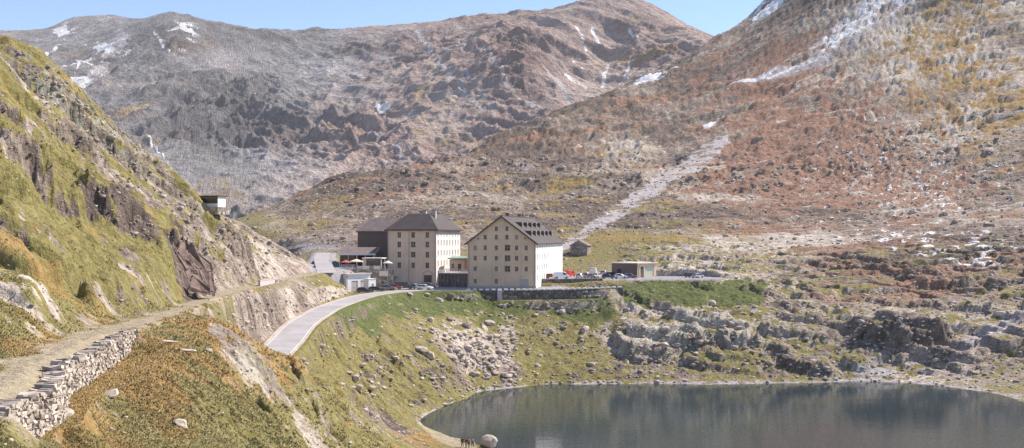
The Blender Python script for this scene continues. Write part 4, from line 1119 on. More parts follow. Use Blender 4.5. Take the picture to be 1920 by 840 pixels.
def parapet():
    a, b = Vector(W(640,503,306.3)[:2] + (27.11,)), Vector(W(722,503,309.4)[:2] + (27.11,))
    o = empty('terrace_parapet', a, math.atan2(b.y - a.y, b.x - a.x), 'terrace parapet of cream panels and timber lattice above the garage', 'parapet')
    L = (b - a).length; n = 8
    for i in range(n + 1): MB().box(i * L / n - .09, i * L / n + .09, -.09, .09, 0, 1.25).build('post', M['offwhite'], o)
    for i in range(n):
        x0, x1 = i * L / n + .1, (i + 1) * L / n - .1
        if i in (3, 4, 6): MB().box(x0, x1, -.05, .05, .1, 1.1).build('panel', M['concrete_pink'] if i == 3 else M['offwhite'], o)
        else:
            m = MB()
            for k in range(4): m.box(x0, x1, -.03, .03, .15 + k * .27, .27 + k * .27)
            m.build('rail_panel', M['wood'], o)
parapet()
def signboard():
    loc, _ = frame_of(711, 305.5, 24.6)
    o = empty('notice_board', loc, -.1, 'blank cream panel mounted on posts in front of the hipped house', 'board')
    MB().box(0, 2.5, -.06, .06, .9, 2.3).build('panel', M['offwhite'], o)
    for x in (.2, 2.2): MB().box(x, x + .12, .065, .18, -3, 2.2).build('post', M['wood'], o)
signboard()
def between_wall():
    a = Vector(W(822, 545, 323)[:2] + (21.7,)); b = Vector(W(876, 545, 319)[:2] + (21.7,)); L = (b - a).length
    o = empty('forecourt_wall', a, math.atan2(b.y - a.y, b.x - a.x), 'dark stone forecourt wall with white balusters between the two big houses', 'wall')
    MB().box(0, L, 0, .5, 0, 3.9).build('wall', M['stone'], o)
    MB().box(-.05, L + .05, -.06, .56, 3.903, 4.08).build('coping', M['concrete'], o)
    n = 22
    for i in range(n): MB().box(.2 + i * (L - .5) / (n - 1), .34 + i * (L - .5) / (n - 1), .15, .32, 4.083, 5.2).build('baluster', M['white'], o)
    MB().box(0, L, .12, .36, 5.203, 5.33).build('rail', M['frame'], o)
    for i in range(7):
        x = .9 + i * (L - 1.5) / 6.5; MB().box(x - .2, x + .2, -.35, -.003, 0, 3.7).build('pier', M['dark_wall'], o)
between_wall()
def canopy_kiosk():
    loc, _ = frame_of(843, 333, 25.9)
    o = empty('entrance_kiosk', loc, -TH, 'small plastered kiosk with flat green metal roof between the two big houses', 'kiosk')
    m = MB(); facade(m, (0, 0, 0), (1, 0), (0, -1), 4.6, 3.6, [(.6, 1.4, .9, 2.4), (2.6, 3.6, 0, 2.3)], (), .15)
    m.poly([(0, 0, 0), (0, 5, 0), (0, 5, 3.6), (0, 0, 3.6)]); m.poly([(4.6, 0, 0), (4.6, 5, 0), (4.6, 5, 3.6), (4.6, 0, 3.6)]); m.poly([(0, 5, 0), (4.6, 5, 0), (4.6, 5, 3.6), (0, 5, 3.6)])
    m.build('wall', M['plaster'], o); MB().slab([(-.5, -.7, 4.0), (5.1, -.7, 4.0), (5.1, 5.3, 4.5), (-.5, 5.3, 4.5)], .3).build('roof', M['green_metal'], o)
    MB().box(2.6, 3.6, .1, .15, 0, 2.3).build('door', M['shutter'], o); window(o, (0, 0, 0), (1, 0), (0, -1), .6, .9, .8, 1.5, .12, (0, 1), 'frame')
canopy_kiosk()
# ================================================================== buildings right of the car park
def flat_house():
    c = W(1195, 512, 338); th = R(45)
    o = empty('flat_roofed_building', (c[0], c[1], 23.75), th, 'low flat roofed building with arched door and pale green panel by the car park', 'building')
    a, b, h = 9.4, 10.2, 4.3      # lit face runs along local +x, shaded face along local +y
    m = MB(); hs = [(1.3, 3.1, 0, 2.7), (4.6, 8.2, .3, 3.2)]
    facade(m, (0, 0, 0), (1, 0), (0, -1), a, h, hs, (), .25)
    m.poly([(0, 0, 0), (0, b, 0), (0, b, h), (0, 0, h)]); m.poly([(a, 0, 0), (a, b, 0), (a, b, h), (a, 0, h)]); m.poly([(0, b, 0), (a, b, 0), (a, b, h), (0, b, h)])
    w_ = m.build('wall', M['plaster'], o); w_.data.materials.append(M['dark_wall'])  # darker second material paints the shade onto the left face
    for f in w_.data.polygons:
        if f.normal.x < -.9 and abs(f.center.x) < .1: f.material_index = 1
    MB().box(-.5, a + .4, -.5, b + .4, h + .003, h + .32).build('roof', M['offwhite'], o)
    d_ = MB().box(1.3, 3.1, .15, .22, 0, 2.7).build('door', M['wood'], o); MB().box(2.8, 2.9, .08, .15, 1.0, 1.15).build('handle', M['metal'], d_)
    ar = MB(); cx = 2.2
    for i in range(10):
        a0, a1 = math.pi * i / 10, math.pi * (i + 1) / 10
        ar.prism([(cx + r * math.cos(q), 2.7 + r * .8 * math.sin(q)) for r, q in ((.93, a0), (1.35, a0), (1.35, a1), (.93, a1))], 'y', -.14, -.003)
    ar.box(cx - 1.35, cx - .93, -.14, -.003, 0, 2.7).box(cx + .93, cx + 1.35, -.14, -.003, 0, 2.7); ar.build('door_arch', M['offwhite'], o)
    am = MB(); am.poly([(cx + .93 * math.cos(math.pi * i / 10), -.02, 2.7 + .93 * .8 * math.sin(math.pi * i / 10)) for i in range(11)]); am.build('arch_panel', M['shutter'], o)
    MB().box(4.6, 8.2, .12, .2, .3, 3.2).build('green_panel', plain('pale_green_paint', (.52, .58, .46), .7, .06), o)
    MB().box(-.06, -.003, 6.4, 8.0, .2, 2.6).build('side_door', M['dark'], o)
flat_house()
def stone_hut():
    p = pix(1087, 478, 380); c = (p[0], p[1], p[2] - .3)
    k = p[1] / F
    o = empty('stone_hut', (c[0] - 17.5 * k, c[1], c[2]), -.25, 'small grey stone hut with low gable beside the pale scree chute', 'hut')
    w, d, h, r = 32 * k, 8, 20 * k, 8 * k
    m = MB(); facade(m, (0, 0, 0), (1, 0), (0, -1), w, h + r, [(w * .42, w * .58, 0, h * .6)], [(-2 * r / w, 1, h), (2 * r / w, 1, h + 2 * r)], .25)
    m.poly([(0, 0, 0), (0, d, 0), (0, d, h), (0, 0, h)]); m.poly([(w, 0, 0), (w, d, 0), (w, d, h), (w, 0, h)]); m.poly([(0, d, 0), (w, d, 0), (w, d, h), (w / 2, d, h + r), (0, d, h)])
    m.build('wall', M['stone_pale'], o)
    rf = MB()
    for s in (-1, 1): rf.slab([(w / 2, -.3, h + r + .15), (w / 2, d + .3, h + r + .15), (w / 2 + s * (w / 2 + .4), d + .3, h - .15), (w / 2 + s * (w / 2 + .4), -.3, h - .15)], .2)
    rf.build('roof', M['slate_pale'], o); MB().box(w * .42, w * .58, .12, .2, 0, h * .6).build('door', M['wood'], o)
stone_hut()
def hill_hut():
    p = pix(392, 391, 150, 400); k = p[1] / F
    o = empty('hilltop_hut', (p[0], p[1], p[2] + .1), -.32, 'white hut with dark flat roof on the crest of the grassy hill', 'hut')
    w, d, h = 19 * k, 26 * k, 20 * k
    m = MB(); facade(m, (-w, 0, 0), (1, 0), (0, -1), 2 * w, h, [(-w + w + .3, w * 1.9, h * .35, h * .8)], (), .15)
    m.poly([(-w, 0, 0), (-w, d, 0), (-w, d, h), (-w, 0, h)]); m.poly([(w, 0, 0), (w, d, 0), (w, d, h), (w, 0, h)]); m.poly([(-w, d, 0), (w, d, 0), (w, d, h), (-w, d, h)])
    w_ = m.build('wall', M['dark_wall'], o); w_.data.materials.append(M['white_and_sunlit_wall'])
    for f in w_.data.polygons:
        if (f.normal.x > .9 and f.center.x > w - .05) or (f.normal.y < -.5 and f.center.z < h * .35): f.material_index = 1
    MB().box(-w - .3, w + .3, -.3, d + .3, h + .003, h + .2).build('roof', M['eave'], o)
    MB().box(-w * .4 - .1, w * .9, .12, .16, h * .35, h * .8).build('window', M['glass'], o)
    MB().box(-w - 2.1 - .2, -w - .2, -1.0, -.85, .1, h * .75).build('turquoise_panel', M['teal'], o); MB().box(-w - 2.3, -w - .2, -.95, -.9, h * .75, h * 1.05).build('lattice', M['metal'], o)
    MB().box(-w - 2.6, w + .8, -1.3, d + .6, -1.5, -.003).build('plinth', M['stone_pale'], o)
hill_hut()
def path_wall():
    pts = smooth_line([(x, y, z + .7) for x, y, z in wl((486,534,211), (500,532,219), (514,530,226))], 3)
    ribbon_wall('path_parapet', pts, 1.5, .4, M['concrete_pink'], 'short smooth lavender concrete parapet on the outer edge of the hillside path', 'wall', M['concrete'])
    pts = smooth_line([(x, y, z + .5) for x, y, z in wl((514.5,530,226.2), (530,529,233), (548,527,242))], 3)
    ribbon_wall('stone_parapet', pts, 1.6, .6, M['stone_pale'], 'rough pale masonry parapet above the cliff beside the smooth one', 'wall')
path_wall()

# ================================================================== road surface, edge, kerb
def strip(name, pts, o0, o1, zoff, mat, kind='structure', thick=.0):
    m = MB(); P3 = [Vector(p) for p in pts]; n = len(P3); E = []
    for i in range(n):
        d = P3[min(i + 1, n - 1)] - P3[max(i - 1, 0)]; d.z = 0; d.normalize(); r = Vector((d.y, -d.x, 0))
        E.append((P3[i] + r * o0 + Vector((0, 0, zoff)), P3[i] + r * o1 + Vector((0, 0, zoff))))
    for i in range(n - 1):
        if thick: m.slab([E[i][0], E[i + 1][0], E[i + 1][1], E[i][1]], thick)
        else: m.poly([E[i][0], E[i + 1][0], E[i + 1][1], E[i][1]])
    o = m.build(name, mat); o['kind'] = kind; return o
rp = smooth_line(road_pts, 2)
strip('road', rp, -2.8, 2.8, .06, M['asphalt'])
strip('road_edge_line', rp, 2.5, 2.62, .064, M['line']); strip('road_edge_line', rp, -2.62, -2.5, .064, M['line'])
strip('kerb', rp[8:], 2.803, 3.15, .16, M['kerb'], 'structure', .5)
strip('gutter', rp, -3.4, -2.803, .08, M['kerb'], 'structure', .4)
strip('upper_road', smooth_line(upper_pts, 2), -2.5, 2.5, .06, M['asphalt'])
# ================================================================== vehicles
def car_proto(kind='hatch'):
    """a road car, front towards +x, wheels on z = 0"""
    if kind == 'van':
        L, Wd, prof = 4.9, 1.9, [(-2.45,.35),(2.35,.35),(2.45,.65),(2.38,.95),(1.75,1.15),(1.15,1.9),(.9,2.02),(-2.3,2.02),(-2.43,1.8)]
        cab = [(.98,1.86),(1.6,1.2),(.35,1.2),(.35,1.86)]; wx = (1.55, -1.5)
    elif kind == 'estate':
        L, Wd, prof = 4.5, 1.78, [(-2.22,.33),(2.2,.33),(2.27,.55),(2.2,.78),(1.05,.95),(.35,1.42),(-.1,1.49),(-1.75,1.46),(-2.18,1.0)]
        cab = [(.33,1.36),(.95,.98),(-1.95,1.0),(-1.68,1.38)]; wx = (1.38, -1.35)
    else:
        L, Wd, prof = 4.0, 1.72, [(-1.95,.33),(1.98,.33),(2.03,.55),(1.95,.78),(.95,.93),(.25,1.42),(-.3,1.5),(-1.25,1.44),(-1.8,.98)]
        cab = [(.23,1.36),(.85,.96),(-1.6,.98),(-1.22,1.36)]; wx = (1.25, -1.25)
    o = empty('parked_car', (0, 0, 0))
    zc = .95 if kind != 'van' else 1.15
    def taper(z): return 1 if z <= zc else 1 - .22 * (z - zc) / .55 if kind != 'van' else 1 - .09 * (z - zc) / .9
    m = MB(); n = len(prof)
    for s in (-1, 1): m.v += [(x, s * Wd / 2 * taper(z), z) for x, z in prof]
    m.f += [tuple(range(n)), tuple(range(2 * n - 1, n - 1, -1))] + [(i, n + i, n + (i + 1) % n, (i + 1) % n) for i in range(n)]
    m.build('body', None, o, False, .05)
    h = len(cab)
    for s in (-1, 1):
        g = MB()
        pts = [(x, s * (Wd / 2 * taper(z) + .012), z) for x, z in cab]; inn = [(x, y - s * .03, z) for x, y, z in pts]
        b = len(g.v); g.v += pts + inn; g.f += [tuple(range(b, b + h)), tuple(range(b + 2 * h - 1, b + h - 1, -1))] + [(b + i, b + h + i, b + h + (i + 1) % h, b + (i + 1) % h) for i in range(h)]
        g.build('side_window', M['car_glass'], o)
    def screen(name, p, q, off):
        y0, y1 = Wd / 2 * taper(p[1]) * .86, Wd / 2 * taper(q[1]) * .86
        d = Vector((q[0] - p[0], 0, q[1] - p[1])).normalized(); nn = Vector((d.z, 0, -d.x)) * off
        a, b = Vector((p[0], 0, p[1])) + d * .06 + nn, Vector((q[0], 0, q[1])) - d * .06 + nn
        k = MB(); pts = [a + Vector((0, -y0, 0)), a + Vector((0, y0, 0)), b + Vector((0, y1, 0)), b + Vector((0, -y1, 0))]
        k.v += [tuple(x) for x in pts] + [tuple(x - nn * 1.6) for x in pts]; k.f += [(0, 1, 2, 3), (7, 6, 5, 4)] + [(i, 4 + i, 4 + (i + 1) % 4, (i + 1) % 4) for i in range(4)]
        k.build(name, M['car_glass'], o)
    screen('windscreen', prof[4], prof[5], .015); screen('rear_window', prof[-1], prof[-2], -.015)
    for x in wx:
        for s in (-1, 1):
            w_ = MB().tube((x, s * (Wd / 2 - .2), .32), (x, s * (Wd / 2 + .01), .32), .32, 14).build('wheel', M['tyre'], o)
            MB().tube((x, s * (Wd / 2 + .012), .32), (x, s * (Wd / 2 + .03), .32), .19, 10).build('rim', M['metal'], w_)
    xf = prof[2][0]; xb = prof[0][0]
    for s in (-1, 1):
        MB().box(xf - .08, xf + .012, s * Wd * .36 - .17, s * Wd * .36 + .17, .58, .74).build('headlight', M['lamp_glass'], o)
        MB().box(xb - .09 if kind != 'van' else xb - .012, xb + .2, s * Wd * .41 - .1, s * Wd * .41 + .1, .72, .95).build('tail_light', M['car_red'], o)
    return o
protos = {k: car_proto(k) for k in ('hatch', 'estate', 'van')}
used_cars = {k: False for k in protos}
def car(kind, u, v, D, z, rz, paint_name, label, name='parked_car', grp='vehicles parked around the hospice'):
    if not used_cars[kind]: o = protos[kind]; used_cars[kind] = True
    else: o = copy_tree(protos[kind])
    o.name = name; x = (u - UC) / F * D
    o.location = (x, D, z if z is not None else float(ground_z(x, D)) + .02); o.rotation_euler = (0, 0, R(rz)); tag(o, label, 'van' if kind == 'van' else 'car', grp)
    for ch in [q for q in bpy.data.objects if q.parent == o and q.name.startswith('body')]:
        ch.data = ch.data.copy() ; ch.data.materials.clear(); ch.data.materials.append(M[paint_name])
    return o
car('hatch', 682, 545, 293.5, None, 8, 'car_dark', 'dark hatchback parked on the roadside in front of the white garage')
car('estate', 706, 543, 297, None, 12, 'car_dark', 'dark low estate car by the white utility kiosk')
car('estate', 727, 541, 305, None, 5, 'car_grey', 'grey estate car leftmost of the row below the hipped house')
car('hatch', 741, 541, 307, None, 2, 'car_maroon', 'dark maroon hatchback in the row below the hipped house')
car('van', 758, 541, 308, None, 4, 'car_dark', 'dark van parked in the row below the hipped house', 'parked_van')
car('hatch', 780, 538, 309, None, -35, 'car_silver', 'silver hatchback parked askew near the arched door of the hipped house')
car('estate', 797, 541, 307.5, None, -20, 'car_white', 'white estate car parked askew below the arched door')
car('hatch', 805, 532, 316, None, 10, 'car_grey', 'grey hatchback close against the arched door of the hipped house')
car('estate', 1034, 519, 331, None, 20, 'car_maroon', 'rusty red estate car beside the sunlit side of the gabled house')
car('van', 1052, 522, 329, None, 12, 'car_white', 'white van in front of the red one in the car park', 'parked_van')
car('van', 1068, 511, 344, None, 60, 'car_red', 'bright red van in the car park', 'parked_van')
car('hatch', 1087, 515, 334, None, 75, 'car_silver', 'silver hatchback nearest the red van in the car park')
car('estate', 1100, 509, 343, None, 75, 'car_silver', 'silver estate car in the second row of the car park')
car('hatch', 1106, 517, 331, None, 35, 'car_grey', 'grey hatchback parked by the low car park wall')
car('estate', 1121, 512, 337, None, 60, 'car_white', 'white estate car in the middle of the car park')
car('van', 1113, 502, 356, None, 80, 'car_white', 'white van at the back of the car park under the grassy slope', 'parked_van')
car('hatch', 1131, 504, 352, None, 80, 'car_silver', 'silver hatchback at the back of the car park')
car('estate', 1146, 508, 345, None, 50, 'car_purple', 'dark purple estate car near the shaded side of the flat roofed building')
car('hatch', 1140, 519, 329, None, 0, 'car_dark', 'dark hatchback by the end of the car park wall')
car('hatch', 1163, 517, 330, None, 5, 'car_white', 'white hatchback in front of the shaded side of the flat roofed building')
car('hatch', 1181, 513, 333, None, 15, 'car_purple', 'dark hatchback next to the arched door of the flat roofed building')
car('estate', 1296, 514, 339, None, 30, 'car_dark', 'dark estate car alone at the far right end of the car park')
car('hatch', 1308, 519, 335, None, 40, 'car_silver', 'silver hatchback at the edge of the grass bank right of the car park')

# ================================================================== people by the lake
def skin_mesh(name, verts, edges, radii, mat, parent, root=0, sub=1):
    me = bpy.data.meshes.new(name); me.from_pydata(verts, edges, []); o = bpy.data.objects.new(name, me); COL.objects.link(o)
    o.modifiers.new('s', 'SKIN'); sv = me.skin_vertices[0].data
    for i, r in enumerate(radii): sv[i].radius = (r, r) if not isinstance(r, tuple) else r
    sv[root].use_root = True
    o.modifiers.new('d', 'SUBSURF').levels = sub
    dg = bpy.context.evaluated_depsgraph_get(); m2 = bpy.data.meshes.new_from_object(o.evaluated_get(dg)); o.modifiers.clear(); o.data = m2; m2.name = name
    for f in m2.polygons: f.use_smooth = True
    m2.materials.clear(); m2.materials.append(mat); o.parent = parent; return o

def person(loc, rz, top, legs, hair, label, stride=.12, bag=None):
    o = empty('person', loc, rz, label, 'person', 'walkers on the lakeside path')
    s = stride
    J = dict(pel=(0,0,.95), ch=(0,-.01,1.25), nk=(0,-.01,1.47), hd=(0,.02,1.60), ht=(0,.02,1.70),
             hl=(-.1,0,.9), kl=(-.11,s*.6+.02,.5), al=(-.11,s,.09), tl=(-.12,s+.17,.04), hr=(.1,0,.9), kr=(.11,-s*.3+.03,.5), ar=(.11,-s,.09), tr=(.12,-s+.17,.04),
             sl=(-.19,-.01,1.41), el=(-.25,-.06,1.13), wl=(-.25,.08,.9), pl=(-.25,.11,.84), sr=(.19,-.01,1.41), er=(.25,-.05,1.13), wr=(.25,.1,.91), pr=(.25,.13,.85))
    keys = list(J); V = [J[k] for k in keys]; I = {k: i for i, k in enumerate(keys)}
    rad = dict(pel=(.14,.11), ch=(.155,.11), nk=.055, hd=.085, ht=.07, hl=.085, kl=.06, al=.042, tl=.035, hr=.085, kr=.06, ar=.042, tr=.035, sl=.06, el=.043, wl=.03, pl=.034, sr=.06, er=.043, wr=.03, pr=.034)
    E = [('pel','ch'),('ch','nk'),('nk','hd'),('hd','ht'),('pel','hl'),('hl','kl'),('kl','al'),('al','tl'),('pel','hr'),('hr','kr'),('kr','ar'),('ar','tr'),('ch','sl'),('sl','el'),('el','wl'),('wl','pl'),('ch','sr'),('sr','er'),('er','wr'),('wr','pr')]
    Rr = [rad[k] for k in keys]; Ee = [(I[a], I[b]) for a, b in E]
    for side, base in (('l', J['pl']), ('r', J['pr'])):       # thumb and four fingers
        for k, (dy, ln) in enumerate(((.03,.075),(.01,.085),(-.01,.08),(-.03,.062))):
            a = (base[0], base[1] + dy, base[2] - .02); b = (base[0], base[1] + dy + .01, base[2] - .02 - ln * .55); c_ = (base[0] * .93, base[1] + dy + .02, base[2] - .02 - ln)
            i = len(V); V += [a, b, c_]; Rr += [.010, .009, .008]; Ee += [(I['p' + side], i), (i, i + 1), (i + 1, i + 2)]
        i = len(V); sgn = -1 if side == 'l' else 1
        V += [(base[0] - sgn * .02, base[1] + .05, base[2] + .0), (base[0] - sgn * .03, base[1] + .07, base[2] - .045)]; Rr += [.011, .009]; Ee += [(I['p' + side], i), (i, i + 1)]
    i = len(V); V.append((0, .125, 1.60)); Rr.append(.014); Ee.append((I['hd'], i))    # nose
    skin_mesh('body', V, Ee, Rr, M['skin'], o, 0)
    jk = ['pel','ch','sl','el','wl','sr','er','wr','nk']; jr = [(.17,.135),(.185,.14),.085,.066,.052,.085,.066,.052,.075]
    ji = {k: n for n, k in enumerate(jk)}
    V2 = [J[k] for k in jk]; V2[8] = (0, -.01, 1.43)
    skin_mesh('jacket', V2, [(ji[a], ji[b]) for a, b in (('pel','ch'),('ch','sl'),('sl','el'),('el','wl'),('ch','sr'),('sr','er'),('er','wr'),('ch','nk'))], jr, top, o)
    tk = ['pel','hl','kl','al','hr','kr','ar']; ti = {k: n for n, k in enumerate(tk)}
    skin_mesh('trousers', [J[k] for k in tk], [(ti[a], ti[b]) for a, b in (('pel','hl'),('hl','kl'),('kl','al'),('pel','hr'),('hr','kr'),('kr','ar'))], [(.16,.13),.105,.08,.065,.105,.08,.065], legs, o)
    hb = bmesh.new(); bmesh.ops.create_icosphere(hb, subdivisions=2, radius=.118, matrix=Matrix.Translation((0, -.012, 1.665)) @ Matrix.Diagonal((.92, 1.05, .85, 1)))
    bmesh.ops.delete(hb, geom=[v for v in hb.verts if v.co.z < 1.66 and v.co.y > .02], context='VERTS')
    hm = bpy.data.meshes.new('hair'); hb.to_mesh(hm); hb.free(); hm.materials.append(hair); ho = bpy.data.objects.new('hair', hm); COL.objects.link(ho); ho.parent = o
    for sx in (-.033, .033):
        MB().tube((sx, .095, 1.625), (sx, .108, 1.625), .011, 8).build('eye', M['dark'], o)
    MB().box(-.025, .025, .09, .104, 1.545, 1.553).build('mouth', M['red_canvas'], o)
    if bag:
        MB().prism([(-.15,1.05),(.15,1.05),(.17,1.2),(.13,1.45),(-.13,1.45),(-.17,1.2)], 'y', -.36, -.15).build('backpack', bag, o, False, .03)
    return o
cloth = {k: plain(k + '_cloth', c, .9, .1, 4) for k, c in {'maroon': (.16,.03,.05), 'pink': (.55,.34,.36), 'navy': (.03,.035,.06), 'grey': (.30,.30,.31), 'dark': (.04,.03,.035), 'white': (.65,.63,.62)}.items()}
hairs = [plain('dark_hair', (.03,.02,.015), .6, .2), plain('brown_hair', (.10,.06,.035), .6, .2)]
for (u_, v_, rz_, tp, lg, hr, lb, bg_) in [
    (867, 838.5, 20, 'navy', 'dark', 0, 'walker in navy jacket standing leftmost by the lake', None),
    (874, 840, 160, 'maroon', 'grey', 1, 'walker in maroon top in the middle of the lakeside group', 'dark'),
    (879, 840, 175, 'pink', 'dark', 0, 'walker in pink top beside the maroon one', None),
    (886, 839, 200, 'grey', 'dark', 0, 'walker in grey jacket nearest the big lakeside boulder', 'navy')]:
    p = pix(u_, v_, 150, 230) or W(u_, v_, 191)
    person((p[0], p[1], float(ground_z(p[0], p[1])) - .02), R(rz_), cloth[tp], cloth[lg], hairs[hr], lb, .13, cloth[bg_] if bg_ else None)

# ================================================================== rocks
def rock_mesh(seed, sub=2, flat=.7, rough=.35):
    bm = bmesh.new(); bmesh.ops.create_icosphere(bm, subdivisions=sub, radius=1)
    rr_ = random.Random(seed); dirs = [Vector((rr_.gauss(0,1), rr_.gauss(0,1), rr_.gauss(0,1))).normalized() for _ in range(9)]; cut = [rr_.uniform(.5, .85) for _ in dirs]
    for v in bm.verts:
        for d, c in zip(dirs, cut):
            k = v.co.dot(d)
            if k > c: v.co -= d * (k - c)
        v.co += Vector((rr_.gauss(0,1), rr_.gauss(0,1), rr_.gauss(0,1))) * .03 * rough / .35
        v.co.z *= flat
    me = bpy.data.meshes.new('boulder'); bm.to_mesh(me); bm.free(); me.materials.append(M['boulder']); return me
RM = [rock_mesh(s, 2, random.uniform(.55, .85)) for s in range(7)]
def boulder(x, y, size, label, group=None, sink=.3, mi=None, z=None):
    o = bpy.data.objects.new('boulder', RM[random.randrange(7) if mi is None else mi]); COL.objects.link(o)
    z = float(ground_z(x, y)) if z is None else z
    o.location = (x, y, z + size * (.6 - sink * 1.6) * .8); o.rotation_euler = (random.uniform(-.3, .3), random.uniform(-.3, .3), random.uniform(0, 6.28))
    o.scale = (size * random.uniform(.85, 1.25), size * random.uniform(.75, 1.1), size * random.uniform(.75, 1.05)); return tag(o, label, 'boulder', group)
p = W(917, 838, 190); b_ = boulder(p[0], p[1], 2.1, 'large pale boulder standing in the water beside the walkers', None, .1, 2, 0.0); b_.scale = (1.9, 1.5, 2.4)
for (u_, v_, s_, lb) in [(313, 643, .9, 'long flat pale slab lying in the orange grass near the path'), (345, 660, .35, 'small pinkish stone in the orange grass below the flat slab'), (337, 799, .55, 'dark lichen spotted boulder low in the green foreground grass'),
                         (205, 745, .5, 'pale stone in the orange grass below the dry stone wall'), (660, 652, .8, 'white boulder on the slope below the road bend'),
                         (120, 780, .45, 'pale flat stone at the foot of the near dry stone wall')]:
    p = pix(u_, v_)
    if p: b_ = boulder(p[0], p[1], s_, lb)
    if p and 'slab' in lb: b_.scale = (1.0, .45, .22); b_.rotation_euler = (0, .05, .1)
def scatter_boulders(n, cu, cv, su, sv, ang, smin, smax, label, group, dmin=170, dmax=420):
    k = 0; ca, sa = math.cos(R(ang)), math.sin(R(ang)); tries = 0
    while k < n and tries < n * 6:
        tries += 1
        a, b = random.gauss(0, 1) * su, random.gauss(0, 1) * sv; u, v = cu + a * ca - b * sa, cv + a * sa + b * ca
        if not (0 < u < 1915 and v < 838): continue
        p = pix(u, v, dmin, dmax)
        if p is None or p[2] < .3: continue
        boulder(p[0], p[1], random.uniform(smin, smax) * (1 if random.random() < .8 else 1.5), label, group); k += 1
scatter_boulders(95, 893, 662, 62, 26, 40, .5, 1.15, 'pale boulder in the rock pile on the grass slope under the gabled house', 'boulders in the rock pile on the slope')
scatter_boulders(36, 955, 640, 14, 46, 0, .4, .8, 'pale stone in the rubble strip falling from the wall buttress', 'stones in the rubble strip below the buttress')
scatter_boulders(30, 700, 705, 34, 22, -30, .35, .8, 'grey stone in the small scree below the road bend', 'stones in the scree below the road bend')
scatter_boulders(22, 1290, 650, 110, 34, 0, .6, 1.6, 'pale boulder among the crags right of the grass bank', 'boulders among the crags above the lake', 240, 330)
for k in range(44):
    t = random.random(); uu_ = np.interp(t, [0, .25, .5, 1], [790, 880, 1000, 1160]); vv_ = np.interp(t, [0, .25, .5, 1], [786, 735, 719, 719]) - random.uniform(-1, 5)
    p = pix(uu_ + random.uniform(-6, 6), vv_, 190, 300)
    if p: boulder(p[0], p[1], random.uniform(.3, .75), 'pale stone on the shingle edge of the lake', 'stones along the lake edge')

# ---- dark triangular outcrop standing out of the left hillside
def outcrop():
    front = [(346,452,154),(326,468,150),(326,512,147),(350,545,148),(404,556,153),(402,508,155.5),(380,484,156)]
    pts = [Vector(W(*q)) for q in front]; back = Vector((-3.5, 5.5, 1.2))
    bm = bmesh.new()
    for p_ in pts: bm.verts.new(p_); bm.verts.new(p_ + back)
    c_ = sum(pts, Vector()) / len(pts); bm.verts.new(c_ + Vector((.4, -.9, .2)))
    bmesh.ops.convex_hull(bm, input=bm.verts[:]); bmesh.ops.triangulate(bm, faces=bm.faces[:])
    for _ in range(5): bmesh.ops.subdivide_edges(bm, edges=bm.edges[:], cuts=1)
    V_ = np.array([v.co[:] for v in bm.verts]); a_ = aniso(V_[:, 0], V_[:, 1], V_[:, 2], (.4, .2, -.85), 4.)
    d_ = (ridged(*a_, 3.0, 5, .6, 3.) - .9) * .75 + fbm(V_[:, 0], V_[:, 1], V_[:, 2], .7, 3, .6) * .16
    bm.normal_update()
    for v, k in zip(bm.verts, d_): v.co += v.normal * float(k)
    me = bpy.data.meshes.new('rock_outcrop'); bm.to_mesh(me); bm.free(); me.materials.append(plain('shaded_red_rock', (.16, .115, .10), .95, .75, 1.6, .8))  # reddish rock, darkened so its colour also carries the shade of the face
    o = bpy.data.objects.new('rock_outcrop', me); COL.objects.link(o); tag(o, 'dark reddish triangular rock outcrop jutting from the grassy hill above the path', 'outcrop')
outcrop()

# ---- dry stone walls beside the path: courses of separate stones
def dry_wall(pts, h0, label, sz=.33):
    P3 = [Vector(p) for p in pts]; V = []; Fc = []
    bv = np.array([(x_, y_, z_) for x_ in (-.72, .72) for y_ in (-.9, .9) for z_ in (-.72, .72)]); bf = [(0,1,3,2),(4,6,7,5),(0,4,5,1),(2,3,7,6),(0,2,6,4),(1,5,7,3)]
    for a, b in zip(P3[:-1], P3[1:]):
        L = (b - a).length; d = (b - a).normalized(); rz = math.atan2(d.y, d.x); nrm = Vector((d.y, -d.x, 0))
        z = 0.
        while z < h0:
            hh = random.uniform(.13, .26) * sz / .42; x = random.uniform(-.3, 0)
            while x < L:
                lw_ = random.uniform(.2, .62) * sz / .42
                for row in (0, 1):
                    if row == 1 and (z + hh < h0 - .1 or random.random() < .4): continue
                    c = a + d * (x + lw_ / 2) + nrm * (random.uniform(-.08, .1) - row * .4 + (h0 - z) * .12) + Vector((0, 0, -h0 + z + hh / 2 + random.uniform(-.05, .05)))
                    rot = Matrix.Rotation(rz + random.gauss(0, .16), 3, 'Z') @ Matrix.Rotation(random.gauss(0, .13), 3, 'X') @ Matrix.Rotation(random.gauss(0, .10), 3, 'Y'); o_ = len(V)
                    for q in bv:
                        V.append(tuple(c + rot @ Vector((q[0] * lw_ * .73 * random.uniform(.8, 1.05), q[1] * .3 * random.uniform(.7, 1.1), q[2] * hh * .72 * random.uniform(.68, 1.1)))))
                    Fc.extend([tuple(i + o_ for i in f) for f in bf])
                x += lw_ * .96
            z += hh
    me = bpy.data.meshes.new('dry_stone_wall'); me.from_pydata(V, [], Fc); me.materials.append(M['dry_stone']); o = bpy.data.objects.new('dry_stone_wall', me); COL.objects.link(o)
    return tag(o, label, 'wall')
dry_wall(wall_a, 1.6, 'tumbledown pale dry stone wall at the bottom left corner below the path')
dry_wall(wall_b, 1.35, 'pale dry stone wall edging the path where it climbs to the bend')

